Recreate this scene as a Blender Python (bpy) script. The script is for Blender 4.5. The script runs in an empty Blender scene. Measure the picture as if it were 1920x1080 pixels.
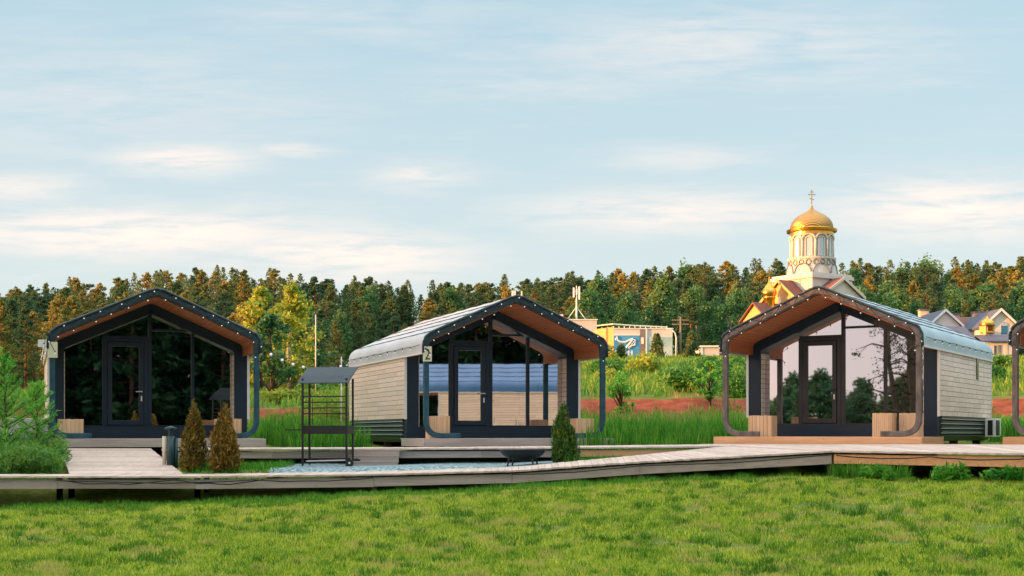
import bpy, math, random
import numpy as np
from math import radians as R, sin, cos, pi
from mathutils import Vector, Matrix
random.seed(7); rng = np.random.default_rng(11)
S = bpy.context.scene; COL = S.collection

# ------------------------------------------------------------------ camera
EYE = 1.6; FPX = 2500.0
cam = bpy.data.objects.new('camera', bpy.data.cameras.new('camera')); COL.objects.link(cam)
cam.location = (0, 0, EYE); cam.rotation_euler = (R(90), 0, 0)
cam.data.sensor_width = 36; cam.data.lens = FPX / 1920 * 36
cam.data.shift_y = (812 - 540) / 1920; cam.data.clip_end = 5000; cam.data.clip_start = .1
S.camera = cam
# ------------------------------------------------------------------ light
SUN_B, SUN_E = -104.0, 5.0           # bearing from +Y (clockwise), elevation
SKY_K, SUN_K = 0.15, 6.3
S.view_settings.view_transform = 'Standard'; S.view_settings.look = 'None'
S.view_settings.exposure = 1.1; S.view_settings.gamma = 1
sd = bpy.data.lights.new('sun', 'SUN'); sd.energy = SUN_K; sd.angle = R(.6); sd.color = (1, .37, .09)
sun = bpy.data.objects.new('sun', sd); COL.objects.link(sun)
sv = Vector((sin(R(SUN_B)) * cos(R(SUN_E)), cos(R(SUN_B)) * cos(R(SUN_E)), sin(R(SUN_E))))
sun.rotation_euler = (-sv).to_track_quat('-Z', 'Y').to_euler()
S.cycles.max_bounces = 6; S.cycles.transparent_max_bounces = 4

class NT:
    """small node-tree helper"""
    def __init__(s, tree): s.t = tree; s.n = tree.nodes; s.l = tree.links
    def node(s, typ, **kw):
        n = s.n.new(typ)
        for k, v in kw.items(): setattr(n, k, v)
        return n
    def put(s, sock, v):
        if hasattr(v, 'links') or isinstance(v, bpy.types.NodeSocket): s.l.new(v, sock)
        else: sock.default_value = v
    def math(s, op, a, b=0.0, c=None, clamp=False):
        n = s.node('ShaderNodeMath', operation=op); n.use_clamp = clamp
        s.put(n.inputs[0], a); s.put(n.inputs[1], b)
        if c is not None: s.put(n.inputs[2], c)
        return n.outputs[0]
    def mix(s, f, a, b, mode='MIX'):
        n = s.node('ShaderNodeMix', data_type='RGBA', blend_type=mode)
        s.put(n.inputs[0], f)
        for k, v in ((6, a), (7, b)):
            s.put(n.inputs[k], (*v, 1) if isinstance(v, tuple) and len(v) == 3 else v)
        return n.outputs[2]
    def noise(s, vec, scale, detail=3, rough=.5, dist=0):
        n = s.node('ShaderNodeTexNoise'); s.l.new(vec, n.inputs['Vector'])
        n.inputs['Scale'].default_value = scale; n.inputs['Detail'].default_value = detail
        n.inputs['Roughness'].default_value = rough; n.inputs['Distortion'].default_value = dist
        return n.outputs['Fac']
    def ramp(s, f, pts):
        n = s.node('ShaderNodeValToRGB'); s.l.new(f, n.inputs[0]); e = n.color_ramp.elements
        while len(e) < len(pts): e.new(.5)
        for i, (p, c) in enumerate(pts): e[i].position = p; e[i].color = (*c, 1) if len(c) == 3 else c
        return n.outputs[0]
    def mapping(s, vec, scale=(1, 1, 1), loc=(0, 0, 0), rot=(0, 0, 0)):
        n = s.node('ShaderNodeMapping'); s.l.new(vec, n.inputs[0])
        n.inputs['Scale'].default_value = scale; n.inputs['Location'].default_value = loc
        n.inputs['Rotation'].default_value = rot
        return n.outputs[0]
    def sstep(s, x, a, b):
        n = s.node('ShaderNodeMapRange', interpolation_type='SMOOTHSTEP')
        s.put(n.inputs[0], x); n.inputs[1].default_value = a; n.inputs[2].default_value = b
        return n.outputs[0]

def build_world():
    W = bpy.data.worlds.new('World'); S.world = W; W.use_nodes = True
    W.node_tree.nodes.clear(); T = NT(W.node_tree)
    sky = T.node('ShaderNodeTexSky', sky_type='NISHITA'); sky.sun_disc = False
    sky.sun_elevation = R(SUN_E); sky.sun_rotation = R(SUN_B % 360)
    sky.air_density = 1.0; sky.dust_density = 1.6; sky.ozone_density = 2.0
    co = T.node('ShaderNodeTexCoord').outputs['Generated']
    sp = T.node('ShaderNodeSeparateXYZ'); T.l.new(co, sp.inputs[0]); x, y, z = sp.outputs
    ys = T.math('MAXIMUM', y, .2)
    u = T.math('DIVIDE', x, ys); v = T.math('DIVIDE', z, ys)
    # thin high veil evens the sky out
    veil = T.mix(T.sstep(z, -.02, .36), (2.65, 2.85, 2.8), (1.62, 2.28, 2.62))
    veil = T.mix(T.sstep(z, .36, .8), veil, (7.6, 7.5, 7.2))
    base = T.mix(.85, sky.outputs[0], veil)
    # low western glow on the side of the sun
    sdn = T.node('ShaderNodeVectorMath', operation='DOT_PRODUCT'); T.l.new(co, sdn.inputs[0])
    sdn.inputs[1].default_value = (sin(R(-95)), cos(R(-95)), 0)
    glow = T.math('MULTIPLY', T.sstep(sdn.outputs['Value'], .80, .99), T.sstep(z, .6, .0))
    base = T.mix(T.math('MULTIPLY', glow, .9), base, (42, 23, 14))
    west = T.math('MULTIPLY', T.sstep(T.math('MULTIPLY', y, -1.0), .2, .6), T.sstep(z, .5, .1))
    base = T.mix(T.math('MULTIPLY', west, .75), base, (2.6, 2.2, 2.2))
    cv = T.node('ShaderNodeCombineXYZ'); T.l.new(u, cv.inputs[0]); T.l.new(v, cv.inputs[1])
    n1 = T.noise(T.mapping(cv.outputs[0], (5, 34, 1)), 1.6, 6, .62, .6)
    n2 = T.noise(T.mapping(cv.outputs[0], (16, 120, 1), rot=(0, 0, R(4))), 1.3, 4, .6, .4)
    nn = T.math('ADD', T.math('MULTIPLY', n1, .65), T.math('MULTIPLY', n2, .35))
    tot = None
    # soft streaks of cloud: azimuth, elevation tangent, radii, weight
    for cu, cvv, ru, rv, wt in ((-.245, .205, .055, .012, .8), (-.165, .212, .03, .006, .5), (-.07, .193, .035, .012, .55),
                                (-.37, .184, .05, .012, .6), (-.29, .150, .15, .018, 1.0), (-.13, .134, .085, .018, 1.1),
                                (.12, .166, .10, .016, .75), (.33, .168, .085, .022, 1.0), (.16, .29, .14, .03, .4),
                                (.13, .205, .06, .01, .35), (-.30, .25, .16, .05, .22), (.02, .262, .1, .014, .25), (-.12, .31, .12, .02, .2)):
        a = T.math('DIVIDE', T.math('SUBTRACT', u, cu), ru); b = T.math('DIVIDE', T.math('SUBTRACT', v, cvv), rv)
        r2 = T.math('ADD', T.math('MULTIPLY', a, a), T.math('MULTIPLY', b, b))
        m = T.math('MULTIPLY', T.math('EXPONENT', T.math('MULTIPLY', r2, -1.0)), wt)
        tot = m if tot is None else T.math('MAXIMUM', tot, m)
    wisp = T.math('MULTIPLY', T.sstep(nn, .30, .58), T.math('MULTIPLY', tot, 1.05), clamp=True)
    wisp = T.math('ADD', wisp, T.math('MULTIPLY', T.sstep(nn, .5, .8), .16))
    wisp = T.math('MULTIPLY', wisp, T.math('GREATER_THAN', y, .2))
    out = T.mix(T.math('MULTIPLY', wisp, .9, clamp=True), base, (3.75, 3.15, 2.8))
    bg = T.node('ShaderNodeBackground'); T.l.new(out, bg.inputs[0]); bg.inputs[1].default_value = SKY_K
    o = T.node('ShaderNodeOutputWorld'); T.l.new(bg.outputs[0], o.inputs[0])
build_world()

# ------------------------------------------------------------------ materials
MAT = {}
def mat(name, col=(.5, .5, .5), rough=.7, metal=0, spec=.4, build=None, trans=0):
    m = bpy.data.materials.new(name); m.use_nodes = True; T = NT(m.node_tree)
    b = m.node_tree.nodes['Principled BSDF']
    b.inputs['Base Color'].default_value = (*col, 1); b.inputs['Roughness'].default_value = rough
    b.inputs['Metallic'].default_value = metal; b.inputs['Specular IOR Level'].default_value = spec
    if build:
        c = build(T, b)
        if c is not None: T.l.new(c, b.inputs['Base Color'])
    if trans:
        tr = T.node('ShaderNodeBsdfTranslucent'); mx = T.node('ShaderNodeMixShader'); mx.inputs[0].default_value = trans
        src = b.inputs['Base Color']
        if src.links: T.l.new(src.links[0].from_socket, tr.inputs[0])
        else: tr.inputs[0].default_value = (*col, 1)
        T.l.new(b.outputs[0], mx.inputs[1]); T.l.new(tr.outputs[0], mx.inputs[2])
        T.l.new(mx.outputs[0], m.node_tree.nodes['Material Output'].inputs[0])
    MAT[name] = m; return m
def obj_co(T): return T.node('ShaderNodeTexCoord').outputs['Object']
def pos_co(T): return T.node('ShaderNodeNewGeometry').outputs['Position']
def bump(T, b, h, strength=.4, dist=.02):
    n = T.node('ShaderNodeBump'); n.inputs['Strength'].default_value = strength; n.inputs['Distance'].default_value = dist
    T.l.new(h, n.inputs['Height']); T.l.new(n.outputs[0], b.inputs['Normal'])

def varied(c1, c2, scale=3, bmp=0, coords=obj_co, stretch=(1, 1, 1), detail=4):
    def f(T, b):
        n = T.noise(T.mapping(coords(T), stretch), scale, detail, .6)
        if bmp: bump(T, b, n, bmp, .02)
        return T.ramp(n, ((.3, c1), (.7, c2)))
    return f
def wood(c1, c2, axis=0, plank=0, paxis=1):
    """grain along axis; plank seams every <plank> metres across paxis"""
    def f(T, b):
        co = obj_co(T); st = [14, 14, 14]; st[axis] = .8
        n = T.noise(T.mapping(co, tuple(st)), 1.4, 5, .65)
        n0 = T.noise(co, .9, 3, .5)
        isl = T.node('ShaderNodeNewGeometry').outputs['Random Per Island']
        f0 = T.math('ADD', T.math('MULTIPLY', n, .6), T.math('ADD', T.math('MULTIPLY', n0, .2), T.math('ADD', T.math('MULTIPLY', isl, .16), T.math('MULTIPLY', T.node('ShaderNodeObjectInfo').outputs['Random'], .14))))
        c = T.ramp(f0, ((.3, c1), (.72, c2)))
        kn = T.node('ShaderNodeTexVoronoi'); kn.inputs['Scale'].default_value = 2.2; T.l.new(T.mapping(co, tuple(3 if i != axis else 1 for i in range(3))), kn.inputs['Vector'])
        kf = T.sstep(kn.outputs['Distance'], .10, .04)
        c = T.mix(T.math('MULTIPLY', kf, .6), c, tuple(x * .35 for x in c1))
        if plank:
            s = T.node('ShaderNodeSeparateXYZ'); T.l.new(co, s.inputs[0])
            fr = T.math('FRACT', T.math('DIVIDE', s.outputs[paxis], plank))
            seam = T.math('GREATER_THAN', T.math('ABSOLUTE', T.math('SUBTRACT', fr, .5)), .465)
            c = T.mix(T.math('MULTIPLY', seam, .8), c, tuple(x * .2 for x in c1))
            fl = T.node('ShaderNodeTexWhiteNoise', noise_dimensions='1D')
            T.l.new(T.math('FLOOR', T.math('DIVIDE', s.outputs[paxis], plank)), fl.inputs['W'])
            c = T.mix(T.math('MULTIPLY', fl.outputs['Value'], .35), c, c1)
        bump(T, b, n, .35, .01)
        return c
    return f
def siding(T, b, bw=.62, c1=(.84, .74, .64), c2=(.70, .61, .52)):
    co = obj_co(T)
    s = T.node('ShaderNodeSeparateXYZ'); T.l.new(co, s.inputs[0])
    cv = T.node('ShaderNodeCombineXYZ'); T.l.new(T.math('ADD', s.outputs[1], T.math('MULTIPLY', s.outputs[0], 1.0)), cv.inputs[0]); T.l.new(s.outputs[2], cv.inputs[1])
    wob = T.noise(co, 2.5, 2); cvm = T.node('ShaderNodeVectorMath', operation='ADD'); T.l.new(cv.outputs[0], cvm.inputs[0])
    k = T.node('ShaderNodeCombineXYZ'); T.l.new(T.math('MULTIPLY', T.math('SUBTRACT', wob, .5), .025), k.inputs[1]); T.l.new(k.outputs[0], cvm.inputs[1])
    br = T.node('ShaderNodeTexBrick'); T.l.new(cvm.outputs[0], br.inputs['Vector'])
    br.offset = .37; br.squash = 1.6; br.squash_frequency = 3
    br.inputs['Scale'].default_value = 1; br.inputs['Brick Width'].default_value = bw; br.inputs['Row Height'].default_value = .135
    br.inputs['Mortar Size'].default_value = .006; br.inputs['Mortar Smooth'].default_value = .3; br.inputs['Bias'].default_value = -.2
    br.inputs['Color1'].default_value = (*c1, 1); br.inputs['Color2'].default_value = (*c2, 1)
    br.inputs['Mortar'].default_value = (.06, .055, .05, 1)
    g = T.noise(T.mapping(co, (2, 2, 30)), 1.5, 5, .65); st = T.noise(T.mapping(co, (1.4, 1.4, .5)), 1.3, 4, .6)
    c = T.mix(T.math('MULTIPLY', T.sstep(g, .45, .75), .45), br.outputs[0], (.45, .36, .29))
    c = T.mix(T.math('MULTIPLY', T.sstep(st, .5, .72), .4), c, (.60, .56, .51))
    bump(T, b, T.math('MULTIPLY', br.outputs['Fac'], -1.0), .7, .02)
    return c
mat('siding', rough=.85, build=siding)
mat('siding_board', rough=.85, build=lambda T, b: siding(T, b, 2.1, (.88, .70, .56), (.74, .56, .43)))
mat('wood_grey', rough=.8, build=wood((.27, .22, .20), (.54, .46, .43), 0))
mat('wood_deck', rough=.75, build=wood((.33, .27, .23), (.64, .54, .48), 1))
mat('wood_warm', rough=.75, build=wood((.48, .23, .10), (.84, .47, .25), 0))
mat('wood_box', rough=.75, build=wood((.50, .29, .15), (.80, .53, .33), 2, .1, 0))
mat('wood_soffit', rough=.6, build=wood((.30, .085, .03), (.52, .18, .065), 1, .12, 0))
mat('wood_step', rough=.85, build=wood((.24, .20, .18), (.44, .38, .35), 0))
mat('wood_post', rough=.85, build=wood((.13, .09, .07), (.27, .2, .15), 2))
mat('frame_teal', rough=.45, build=varied((.006, .035, .055), (.02, .085, .12), 5, .3))
mat('frame_brown', rough=.55, build=varied((.07, .055, .05), (.20, .165, .15), 6, .4, stretch=(1, 1, .4)))
mat('edge_dark', rough=.35, build=varied((.008, .025, .032), (.03, .06, .075), 7, .5))
mat('navy', rough=.45, build=varied((.003, .014, .028), (.005, .022, .044), 1.5))
mat('charcoal', rough=.5, build=varied((.02, .02, .022), (.032, .032, .035), 2))
mat('roof_pale', rough=.45, build=varied((.42, .44, .46), (.56, .57, .58), 1.1, .35, stretch=(1, .4, 1)))
mat('roof_blue', rough=.35, build=varied((.27, .40, .46), (.40, .54, .60), 1.1, .35, stretch=(1, .4, 1)))
mat('roof_deepblue', rough=.4, build=varied((.05, .14, .30), (.08, .2, .38), 1.1, .2))  # blue stands in for sky reflected off the membrane
mat('trim_white', (.7, .68, .66), .6)
mat('skirt', rough=.35, build=varied((.015, .04, .035), (.03, .065, .055), 3))
mat('skirt_trim', (.62, .66, .66), .3, .3)
mat('seam', (.10, .11, .13), .6)
def glass(T, b):
    n = T.noise(T.mapping(obj_co(T), (1.2, 1, .5)), 1.1, 2, .4); bump(T, b, n, .018, .05); return None
mat('glass', (.74, .71, .73), .015, 1.0, build=glass)
mat('black_metal', (.012, .014, .016), .45)
mat('bbq_roof', rough=.6, build=varied((.02, .04, .06), (.03, .055, .075), 3))
mat('bulb', (.9, .9, .88), .3)
bb = MAT['bulb'].node_tree.nodes['Principled BSDF']; bb.inputs['Emission Color'].default_value = (1, .97, .92, 1); bb.inputs['Emission Strength'].default_value = .12
mat('cable', (.01, .01, .012), .5)
mat('plaque', (.62, .60, .42), .6); mat('number', (.03, .05, .06), .5)
mat('ac_white', (.75, .76, .76), .4)
mat('green_metal', (.015, .05, .06), .4); mat('cream', (.62, .55, .42), .7)
mat('gold', rough=.28, metal=1, build=varied((.62, .32, .05), (.85, .48, .12), 4, .3))
def golddome(T, b):
    w = T.node('ShaderNodeTexWave', wave_type='BANDS', bands_direction='DIAGONAL'); w.inputs['Scale'].default_value = 2.2
    T.l.new(obj_co(T), w.inputs['Vector']); bump(T, b, w.outputs['Fac'], .35, .1)
    return T.ramp(w.outputs['Fac'], ((.0, (.30, .16, .04)), (1, (.62, .38, .13))))
mat('gold_dome', rough=.36, metal=.9, build=golddome)
mat('plaster', rough=.8, build=varied((.54, .52, .49), (.64, .61, .58), 1))
mat('plaster_yellow', rough=.8, build=varied((.60, .36, .13), (.68, .42, .17), 1))  # yellow puts warm sunlight into the colour of the church's left walls
mat('plaster_grey', rough=.85, build=varied((.56, .56, .55), (.66, .65, .63), .6))
mat('plaster_pink', rough=.85, build=varied((.62, .36, .28), (.72, .44, .36), 1))
mat('brick_orange', rough=.85, build=varied((.62, .31, .12), (.74, .38, .16), 1))
mat('roof_brown', rough=.7, build=varied((.13, .05, .04), (.19, .08, .065), 2, stretch=(1, 1, 6)))
mat('roof_slate', rough=.6, build=varied((.055, .07, .12), (.09, .105, .16), 2, stretch=(1, 1, 5)))
mat('dark_glass', (.03, .06, .08), .1, 0, .8)
mat('window_light', (.42, .55, .60), .15, .2, .8)
mat('mural_blue', rough=.6, build=varied((.03, .22, .50), (.10, .40, .68), .35, detail=2))
mat('mural_teal', rough=.6, build=varied((.12, .34, .36), (.50, .66, .68), .55, detail=5))
mat('white_paint', (.78, .79, .80), .6); mat('blue_paint', (.03, .16, .34), .5)
mat('stone_dark', rough=.9, build=varied((.12, .12, .13), (.24, .24, .25), 3))
mat('metal_pale', (.62, .62, .60), .5, .2); mat('rail_green', (.45, .6, .5), .5)
mat('concrete', rough=.9, build=varied((.30, .32, .35), (.42, .43, .45), .8))
mat('bark', rough=.9, build=varied((.045, .03, .022), (.12, .08, .055), 6, .6, stretch=(1, 1, .25)))
mat('bark_pine', rough=.9, build=varied((.12, .05, .025), (.30, .15, .085), 4, .6, stretch=(1, 1, .3)))
mat('bark_birch', rough=.8, build=varied((.12, .11, .10), (.62, .60, .56), 3, .2, stretch=(1, 1, 5)))
def foliage(cols, scale=.35, dry=None, fine=0):
    """cols: dark -> light leaf colours; varies by leaf, by clump and by tree"""
    def f(T, b):
        isl = T.node('ShaderNodeNewGeometry').outputs['Random Per Island']
        n = T.noise(pos_co(T), scale, 3, .6); ob = T.node('ShaderNodeObjectInfo').outputs['Random']
        if fine: n = T.math('ADD', T.math('MULTIPLY', n, .45), T.math('MULTIPLY', T.noise(pos_co(T), fine, 2, .6), .55))
        v = T.math('ADD', T.math('MULTIPLY', n, .55), T.math('ADD', T.math('MULTIPLY', isl, .28), T.math('MULTIPLY', ob, .17)))
        k = len(cols); c = T.ramp(v, [(.24 + .5 * i / (k - 1), cc) for i, cc in enumerate(cols)])
        if dry:
            c = T.mix(T.math('MULTIPLY', T.sstep(T.noise(pos_co(T), dry[1], 2), dry[2], dry[2] + .12), dry[3]), c, dry[0])
        return c
    return f
mat('needle', rough=.6, spec=.2, trans=.4, build=foliage([(.025, .095, .06), (.075, .165, .075), (.20, .23, .07)], .3))
mat('needle_dark', rough=.8, spec=.1, build=foliage([(.004, .015, .008), (.008, .035, .016), (.02, .05, .02)], .3))
mat('needle_rust', rough=.6, spec=.2, trans=.4, build=foliage([(.06, .14, .04), (.24, .25, .07), (.48, .38, .10)], .3))  # brighter, browner copy of the needles, with low sunlight put into the colour
mat('leaf', rough=.5, spec=.3, trans=.35, build=foliage([(.02, .11, .05), (.06, .20, .07), (.22, .31, .07)], .4))
mat('leaf_yellow', rough=.5, spec=.3, trans=.4, build=foliage([(.07, .22, .04), (.28, .40, .05), (.58, .52, .07)], .35))
mat('thuja_brown', rough=.6, spec=.2, trans=.2, build=foliage([(.03, .055, .012), (.20, .14, .025), (.55, .27, .05)], 5))
mat('thuja_green', rough=.6, spec=.2, trans=.2, build=foliage([(.012, .05, .012), (.06, .15, .022), (.24, .26, .04)], 5))
mat('sapling', rough=.5, spec=.3, trans=.35, build=foliage([(.04, .22, .04), (.15, .46, .05), (.45, .72, .10)], 2.5))
mat('bush', rough=.5, spec=.25, trans=.35, build=foliage([(.02, .12, .03), (.07, .25, .045), (.22, .38, .06)], .8))
mat('lawn', rough=.6, spec=.2, trans=.4, build=foliage([(.012, .10, .008), (.22, .39, .025), (.78, .78, .13)], .9, ((.60, .46, .20), 1.6, .52, .42), 7))
mat('tall_grass', rough=.6, spec=.2, trans=.4, build=foliage([(.010, .09, .010), (.06, .28, .025), (.26, .48, .06)], .7, None, 4))
mat('tuft', rough=.6, spec=.2, trans=.4, build=foliage([(.015, .10, .010), (.11, .29, .022), (.42, .52, .06)], .7, None, 4))
mat('dry_grass', rough=.7, spec=.2, trans=.3, build=foliage([(.16, .20, .05), (.42, .27, .12), (.60, .42, .20)], .8))
mat('meadow', rough=.6, spec=.2, trans=.4, build=foliage([(.025, .11, .02), (.10, .27, .04), (.34, .48, .08)], .13, ((.36, .32, .12), .12, .6, .25), .9))
def ground(T, b):
    p = pos_co(T); sp = T.node('ShaderNodeSeparateXYZ'); T.l.new(p, sp.inputs[0])
    n = T.noise(p, .7, 6, .65); n2 = T.noise(p, 9, 4, .6); n3 = T.noise(p, .12, 3, .5)
    g = T.ramp(T.math('ADD', T.math('MULTIPLY', n, .6), T.math('MULTIPLY', n2, .4)), ((.3, (.05, .10, .015)), (.5, (.12, .17, .03)), (.7, (.26, .24, .08))))
    soil = T.ramp(T.noise(T.mapping(p, (1, 1, 3)), 1.6, 5, .65), ((.3, (.16, .04, .022)), (.7, (.36, .11, .06))))
    # bare red soil shows on the steep cut bank
    nz = T.node('ShaderNodeSeparateXYZ'); T.l.new(T.node('ShaderNodeNewGeometry').outputs['True Normal'], nz.inputs[0])
    steep = T.sstep(nz.outputs[2], .985, .96)
    yb = T.math('MULTIPLY', T.sstep(sp.outputs[1], 53, 55.5), T.sstep(sp.outputs[1], 66, 63))
    bare = T.math('MULTIPLY', steep, yb)
    bump(T, b, n2, .8, .05)
    return T.mix(bare, g, soil)
mat('ground', rough=.95, spec=.1, build=ground)
def gravel(T, b):
    vo = T.node('ShaderNodeTexVoronoi'); vo.inputs['Scale'].default_value = 16; T.l.new(pos_co(T), vo.inputs['Vector'])
    bump(T, b, vo.outputs['Distance'], 1, .04)
    return T.ramp(vo.outputs['Color'], ((.2, (.09, .18, .22)), (.8, (.30, .42, .46))))
mat('gravel', rough=.8, build=gravel)

# ------------------------------------------------------------------ mesh helpers
class MB:
    def __init__(s): s.v = []; s.f = []
    def add(s, vs, fs):
        b = len(s.v); s.v += [tuple(p) for p in vs]; s.f += [tuple(b + i for i in f) for f in fs]; return s
    def box(s, x0, x1, y0, y1, z0, z1, M=None):
        vs = [Vector((x, y, z)) for z in (z0, z1) for y in (y0, y1) for x in (x0, x1)]
        if M: vs = [M @ p for p in vs]
        return s.add(vs, [(0, 2, 3, 1), (4, 5, 7, 6), (0, 1, 5, 4), (2, 6, 7, 3), (0, 4, 6, 2), (1, 3, 7, 5)])
    def hexa(s, bot, top):                     # two quads, same winding
        n = len(bot); return s.add(list(bot) + list(top), [tuple(range(n))[::-1], tuple(range(n, 2 * n))] + [(i, (i + 1) % n, n + (i + 1) % n, n + i) for i in range(n)])
    def beam(s, p, q, w, h=None):
        p, q = Vector(p), Vector(q); h = h or w; d = (q - p).normalized()
        a = d.cross(Vector((0, 0, 1))); a = Vector((1, 0, 0)) if a.length < 1e-3 else a.normalized(); b = a.cross(d)
        o = [a * w / 2 * i + b * h / 2 * j for i, j in ((-1, -1), (1, -1), (1, 1), (-1, 1))]
        return s.hexa([p + k for k in o], [q + k for k in o])
    def tube(s, pts, r, n=8, taper=None, cap=True):
        pts = [Vector(p) for p in pts]; rs = taper or [r] * len(pts); rings = []
        up = Vector((0, 0, 1))
        for i, p in enumerate(pts):
            d = (pts[min(i + 1, len(pts) - 1)] - pts[max(i - 1, 0)]).normalized()
            a = d.cross(up) if abs(d.dot(up)) < .95 else d.cross(Vector((1, 0, 0))); a.normalize(); b = d.cross(a)
            rings.append([p + (a * cos(2 * pi * k / n) + b * sin(2 * pi * k / n)) * rs[i] for k in range(n)])
        fs = [(i * n + k, i * n + (k + 1) % n, (i + 1) * n + (k + 1) % n, (i + 1) * n + k) for i in range(len(pts) - 1) for k in range(n)]
        if cap: fs += [tuple(range(n))[::-1], tuple((len(pts) - 1) * n + k for k in range(n))]
        return s.add([p for r_ in rings for p in r_], fs)
    def lathe(s, prof, c=(0, 0, 0), n=32):
        c = Vector(c); m = len(prof)
        vs = [c + Vector((r * cos(2 * pi * k / n), r * sin(2 * pi * k / n), z)) for r, z in prof for k in range(n)]
        return s.add(vs, [(i * n + k, i * n + (k + 1) % n, (i + 1) * n + (k + 1) % n, (i + 1) * n + k) for i in range(m - 1) for k in range(n)])
    def prism(s, poly, y0, y1, M=None):        # poly in xz, extruded along y
        vs = [Vector((x, y0, z)) for x, z in poly] + [Vector((x, y1, z)) for x, z in poly]
        if M: vs = [M @ p for p in vs]
        n = len(poly)
        return s.add(vs, [tuple(range(n)), tuple(range(n, 2 * n))[::-1]] + [(i, n + i, n + (i + 1) % n, (i + 1) % n) for i in range(n)])
    def band(s, a, b, y0, y1):                 # strip between two xz polylines, extruded
        n = len(a)
        vs = [(x, y0, z) for x, z in a] + [(x, y0, z) for x, z in b] + [(x, y1, z) for x, z in a] + [(x, y1, z) for x, z in b]
        fs = []
        for i in range(n - 1):
            fs += [(i, i + 1, n + i + 1, n + i), (2 * n + i, 3 * n + i, 3 * n + i + 1, 2 * n + i + 1),
                   (i, 2 * n + i, 2 * n + i + 1, i + 1), (n + i, n + i + 1, 3 * n + i + 1, 3 * n + i)]
        fs += [(0, n, 3 * n, 2 * n), (n - 1, 3 * n - 1, 4 * n - 1, 2 * n - 1)]
        return s.add(vs, fs)
    def ball(s, c, r, n=8):
        prof = [(max(r * sin(pi * i / (n - 1)), 1e-4), -r * cos(pi * i / (n - 1))) for i in range(n)]
        return s.lathe(prof, c, n)
    def build(s, name, m, parent=None, smooth=False, bevel=0):
        me = bpy.data.meshes.new(name); me.from_pydata(s.v, [], s.f); me.update()
        import bmesh
        bm = bmesh.new(); bm.from_mesh(me); bmesh.ops.recalc_face_normals(bm, faces=bm.faces); bm.to_mesh(me); bm.free()
        me.materials.append(MAT[m] if isinstance(m, str) else m)
        if smooth:
            me.polygons.foreach_set('use_smooth', [True] * len(me.polygons))
        o = bpy.data.objects.new(name, me); COL.objects.link(o); o.parent = parent
        if bevel:
            bv = o.modifiers.new('bevel', 'BEVEL'); bv.width = bevel; bv.segments = 2; bv.limit_method = 'ANGLE'
        return o
def npmesh(name, V, k, m, parent=None, F=None):
    """V: (n*k,3) vertices in faces of k corners"""
    me = bpy.data.meshes.new(name); nv = len(V)
    if F is None: F = np.arange(nv)
    nf = len(F.ravel()) // k
    me.vertices.add(nv); me.vertices.foreach_set('co', np.ascontiguousarray(V, dtype=np.float32).ravel())
    me.loops.add(nf * k); me.loops.foreach_set('vertex_index', F.ravel().astype(np.int32))
    me.polygons.add(nf); me.polygons.foreach_set('loop_start', np.arange(0, nf * k, k, dtype=np.int32))
    me.polygons.foreach_set('loop_total', np.full(nf, k, dtype=np.int32))
    me.update(calc_edges=True); me.validate()
    me.materials.append(MAT[m]); o = bpy.data.objects.new(name, me); COL.objects.link(o); o.parent = parent
    return o
def tag(o, label=None, cat=None, group=None, kind=None):
    if label: o['label'] = label
    if cat: o['category'] = cat
    if group: o['group'] = group
    if kind: o['kind'] = kind
    return o
def empty(name, loc, rz=0, label=None, cat=None, group=None, kind=None):
    o = bpy.data.objects.new(name, None); COL.objects.link(o); o.location = loc; o.rotation_euler = (0, 0, rz)
    o.empty_display_size = .2
    return tag(o, label, cat, group, kind)
def copy_tree(o, parent=None):
    c = o.copy(); COL.objects.link(c); c.parent = parent
    for ch in [x for x in o.children]: copy_tree(ch, c)
    return c
def fillet(pts, rad, n=6):
    out = [pts[0]]
    for i in range(1, len(pts) - 1):
        p = Vector(pts[i]); a = Vector(pts[i - 1]) - p; b = Vector(pts[i + 1]) - p; r = rad[i - 1]
        ang = a.angle(b); t = r / math.tan(ang / 2); t = min(t, a.length * .49, b.length * .49)
        A = p + a.normalized() * t; B = p + b.normalized() * t
        for k in range(n + 1):
            u = k / n; out.append(tuple((1 - u) ** 2 * A + 2 * u * (1 - u) * p + u * u * B))
    out.append(pts[-1]); return [tuple(p) for p in out]
def offset(pts, d):
    P = [Vector(p) for p in pts]; out = []
    for i, p in enumerate(P):
        a = (P[i] - P[i - 1]).normalized() if i else None; b = (P[i + 1] - P[i]).normalized() if i < len(P) - 1 else None
        a = a or b; b = b or a; t = (a + b).normalized(); n = Vector((-t.y, t.x)); c = max(.3, n.dot(Vector((-a.y, a.x))))
        out.append(tuple(p + n * d / c))
    return out
def sm(a, b, x):
    t = np.clip((x - a) / (b - a), 0, 1); return t * t * (3 - 2 * t)
def P2(px, Y): return (px - 960) / FPX * Y

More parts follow.
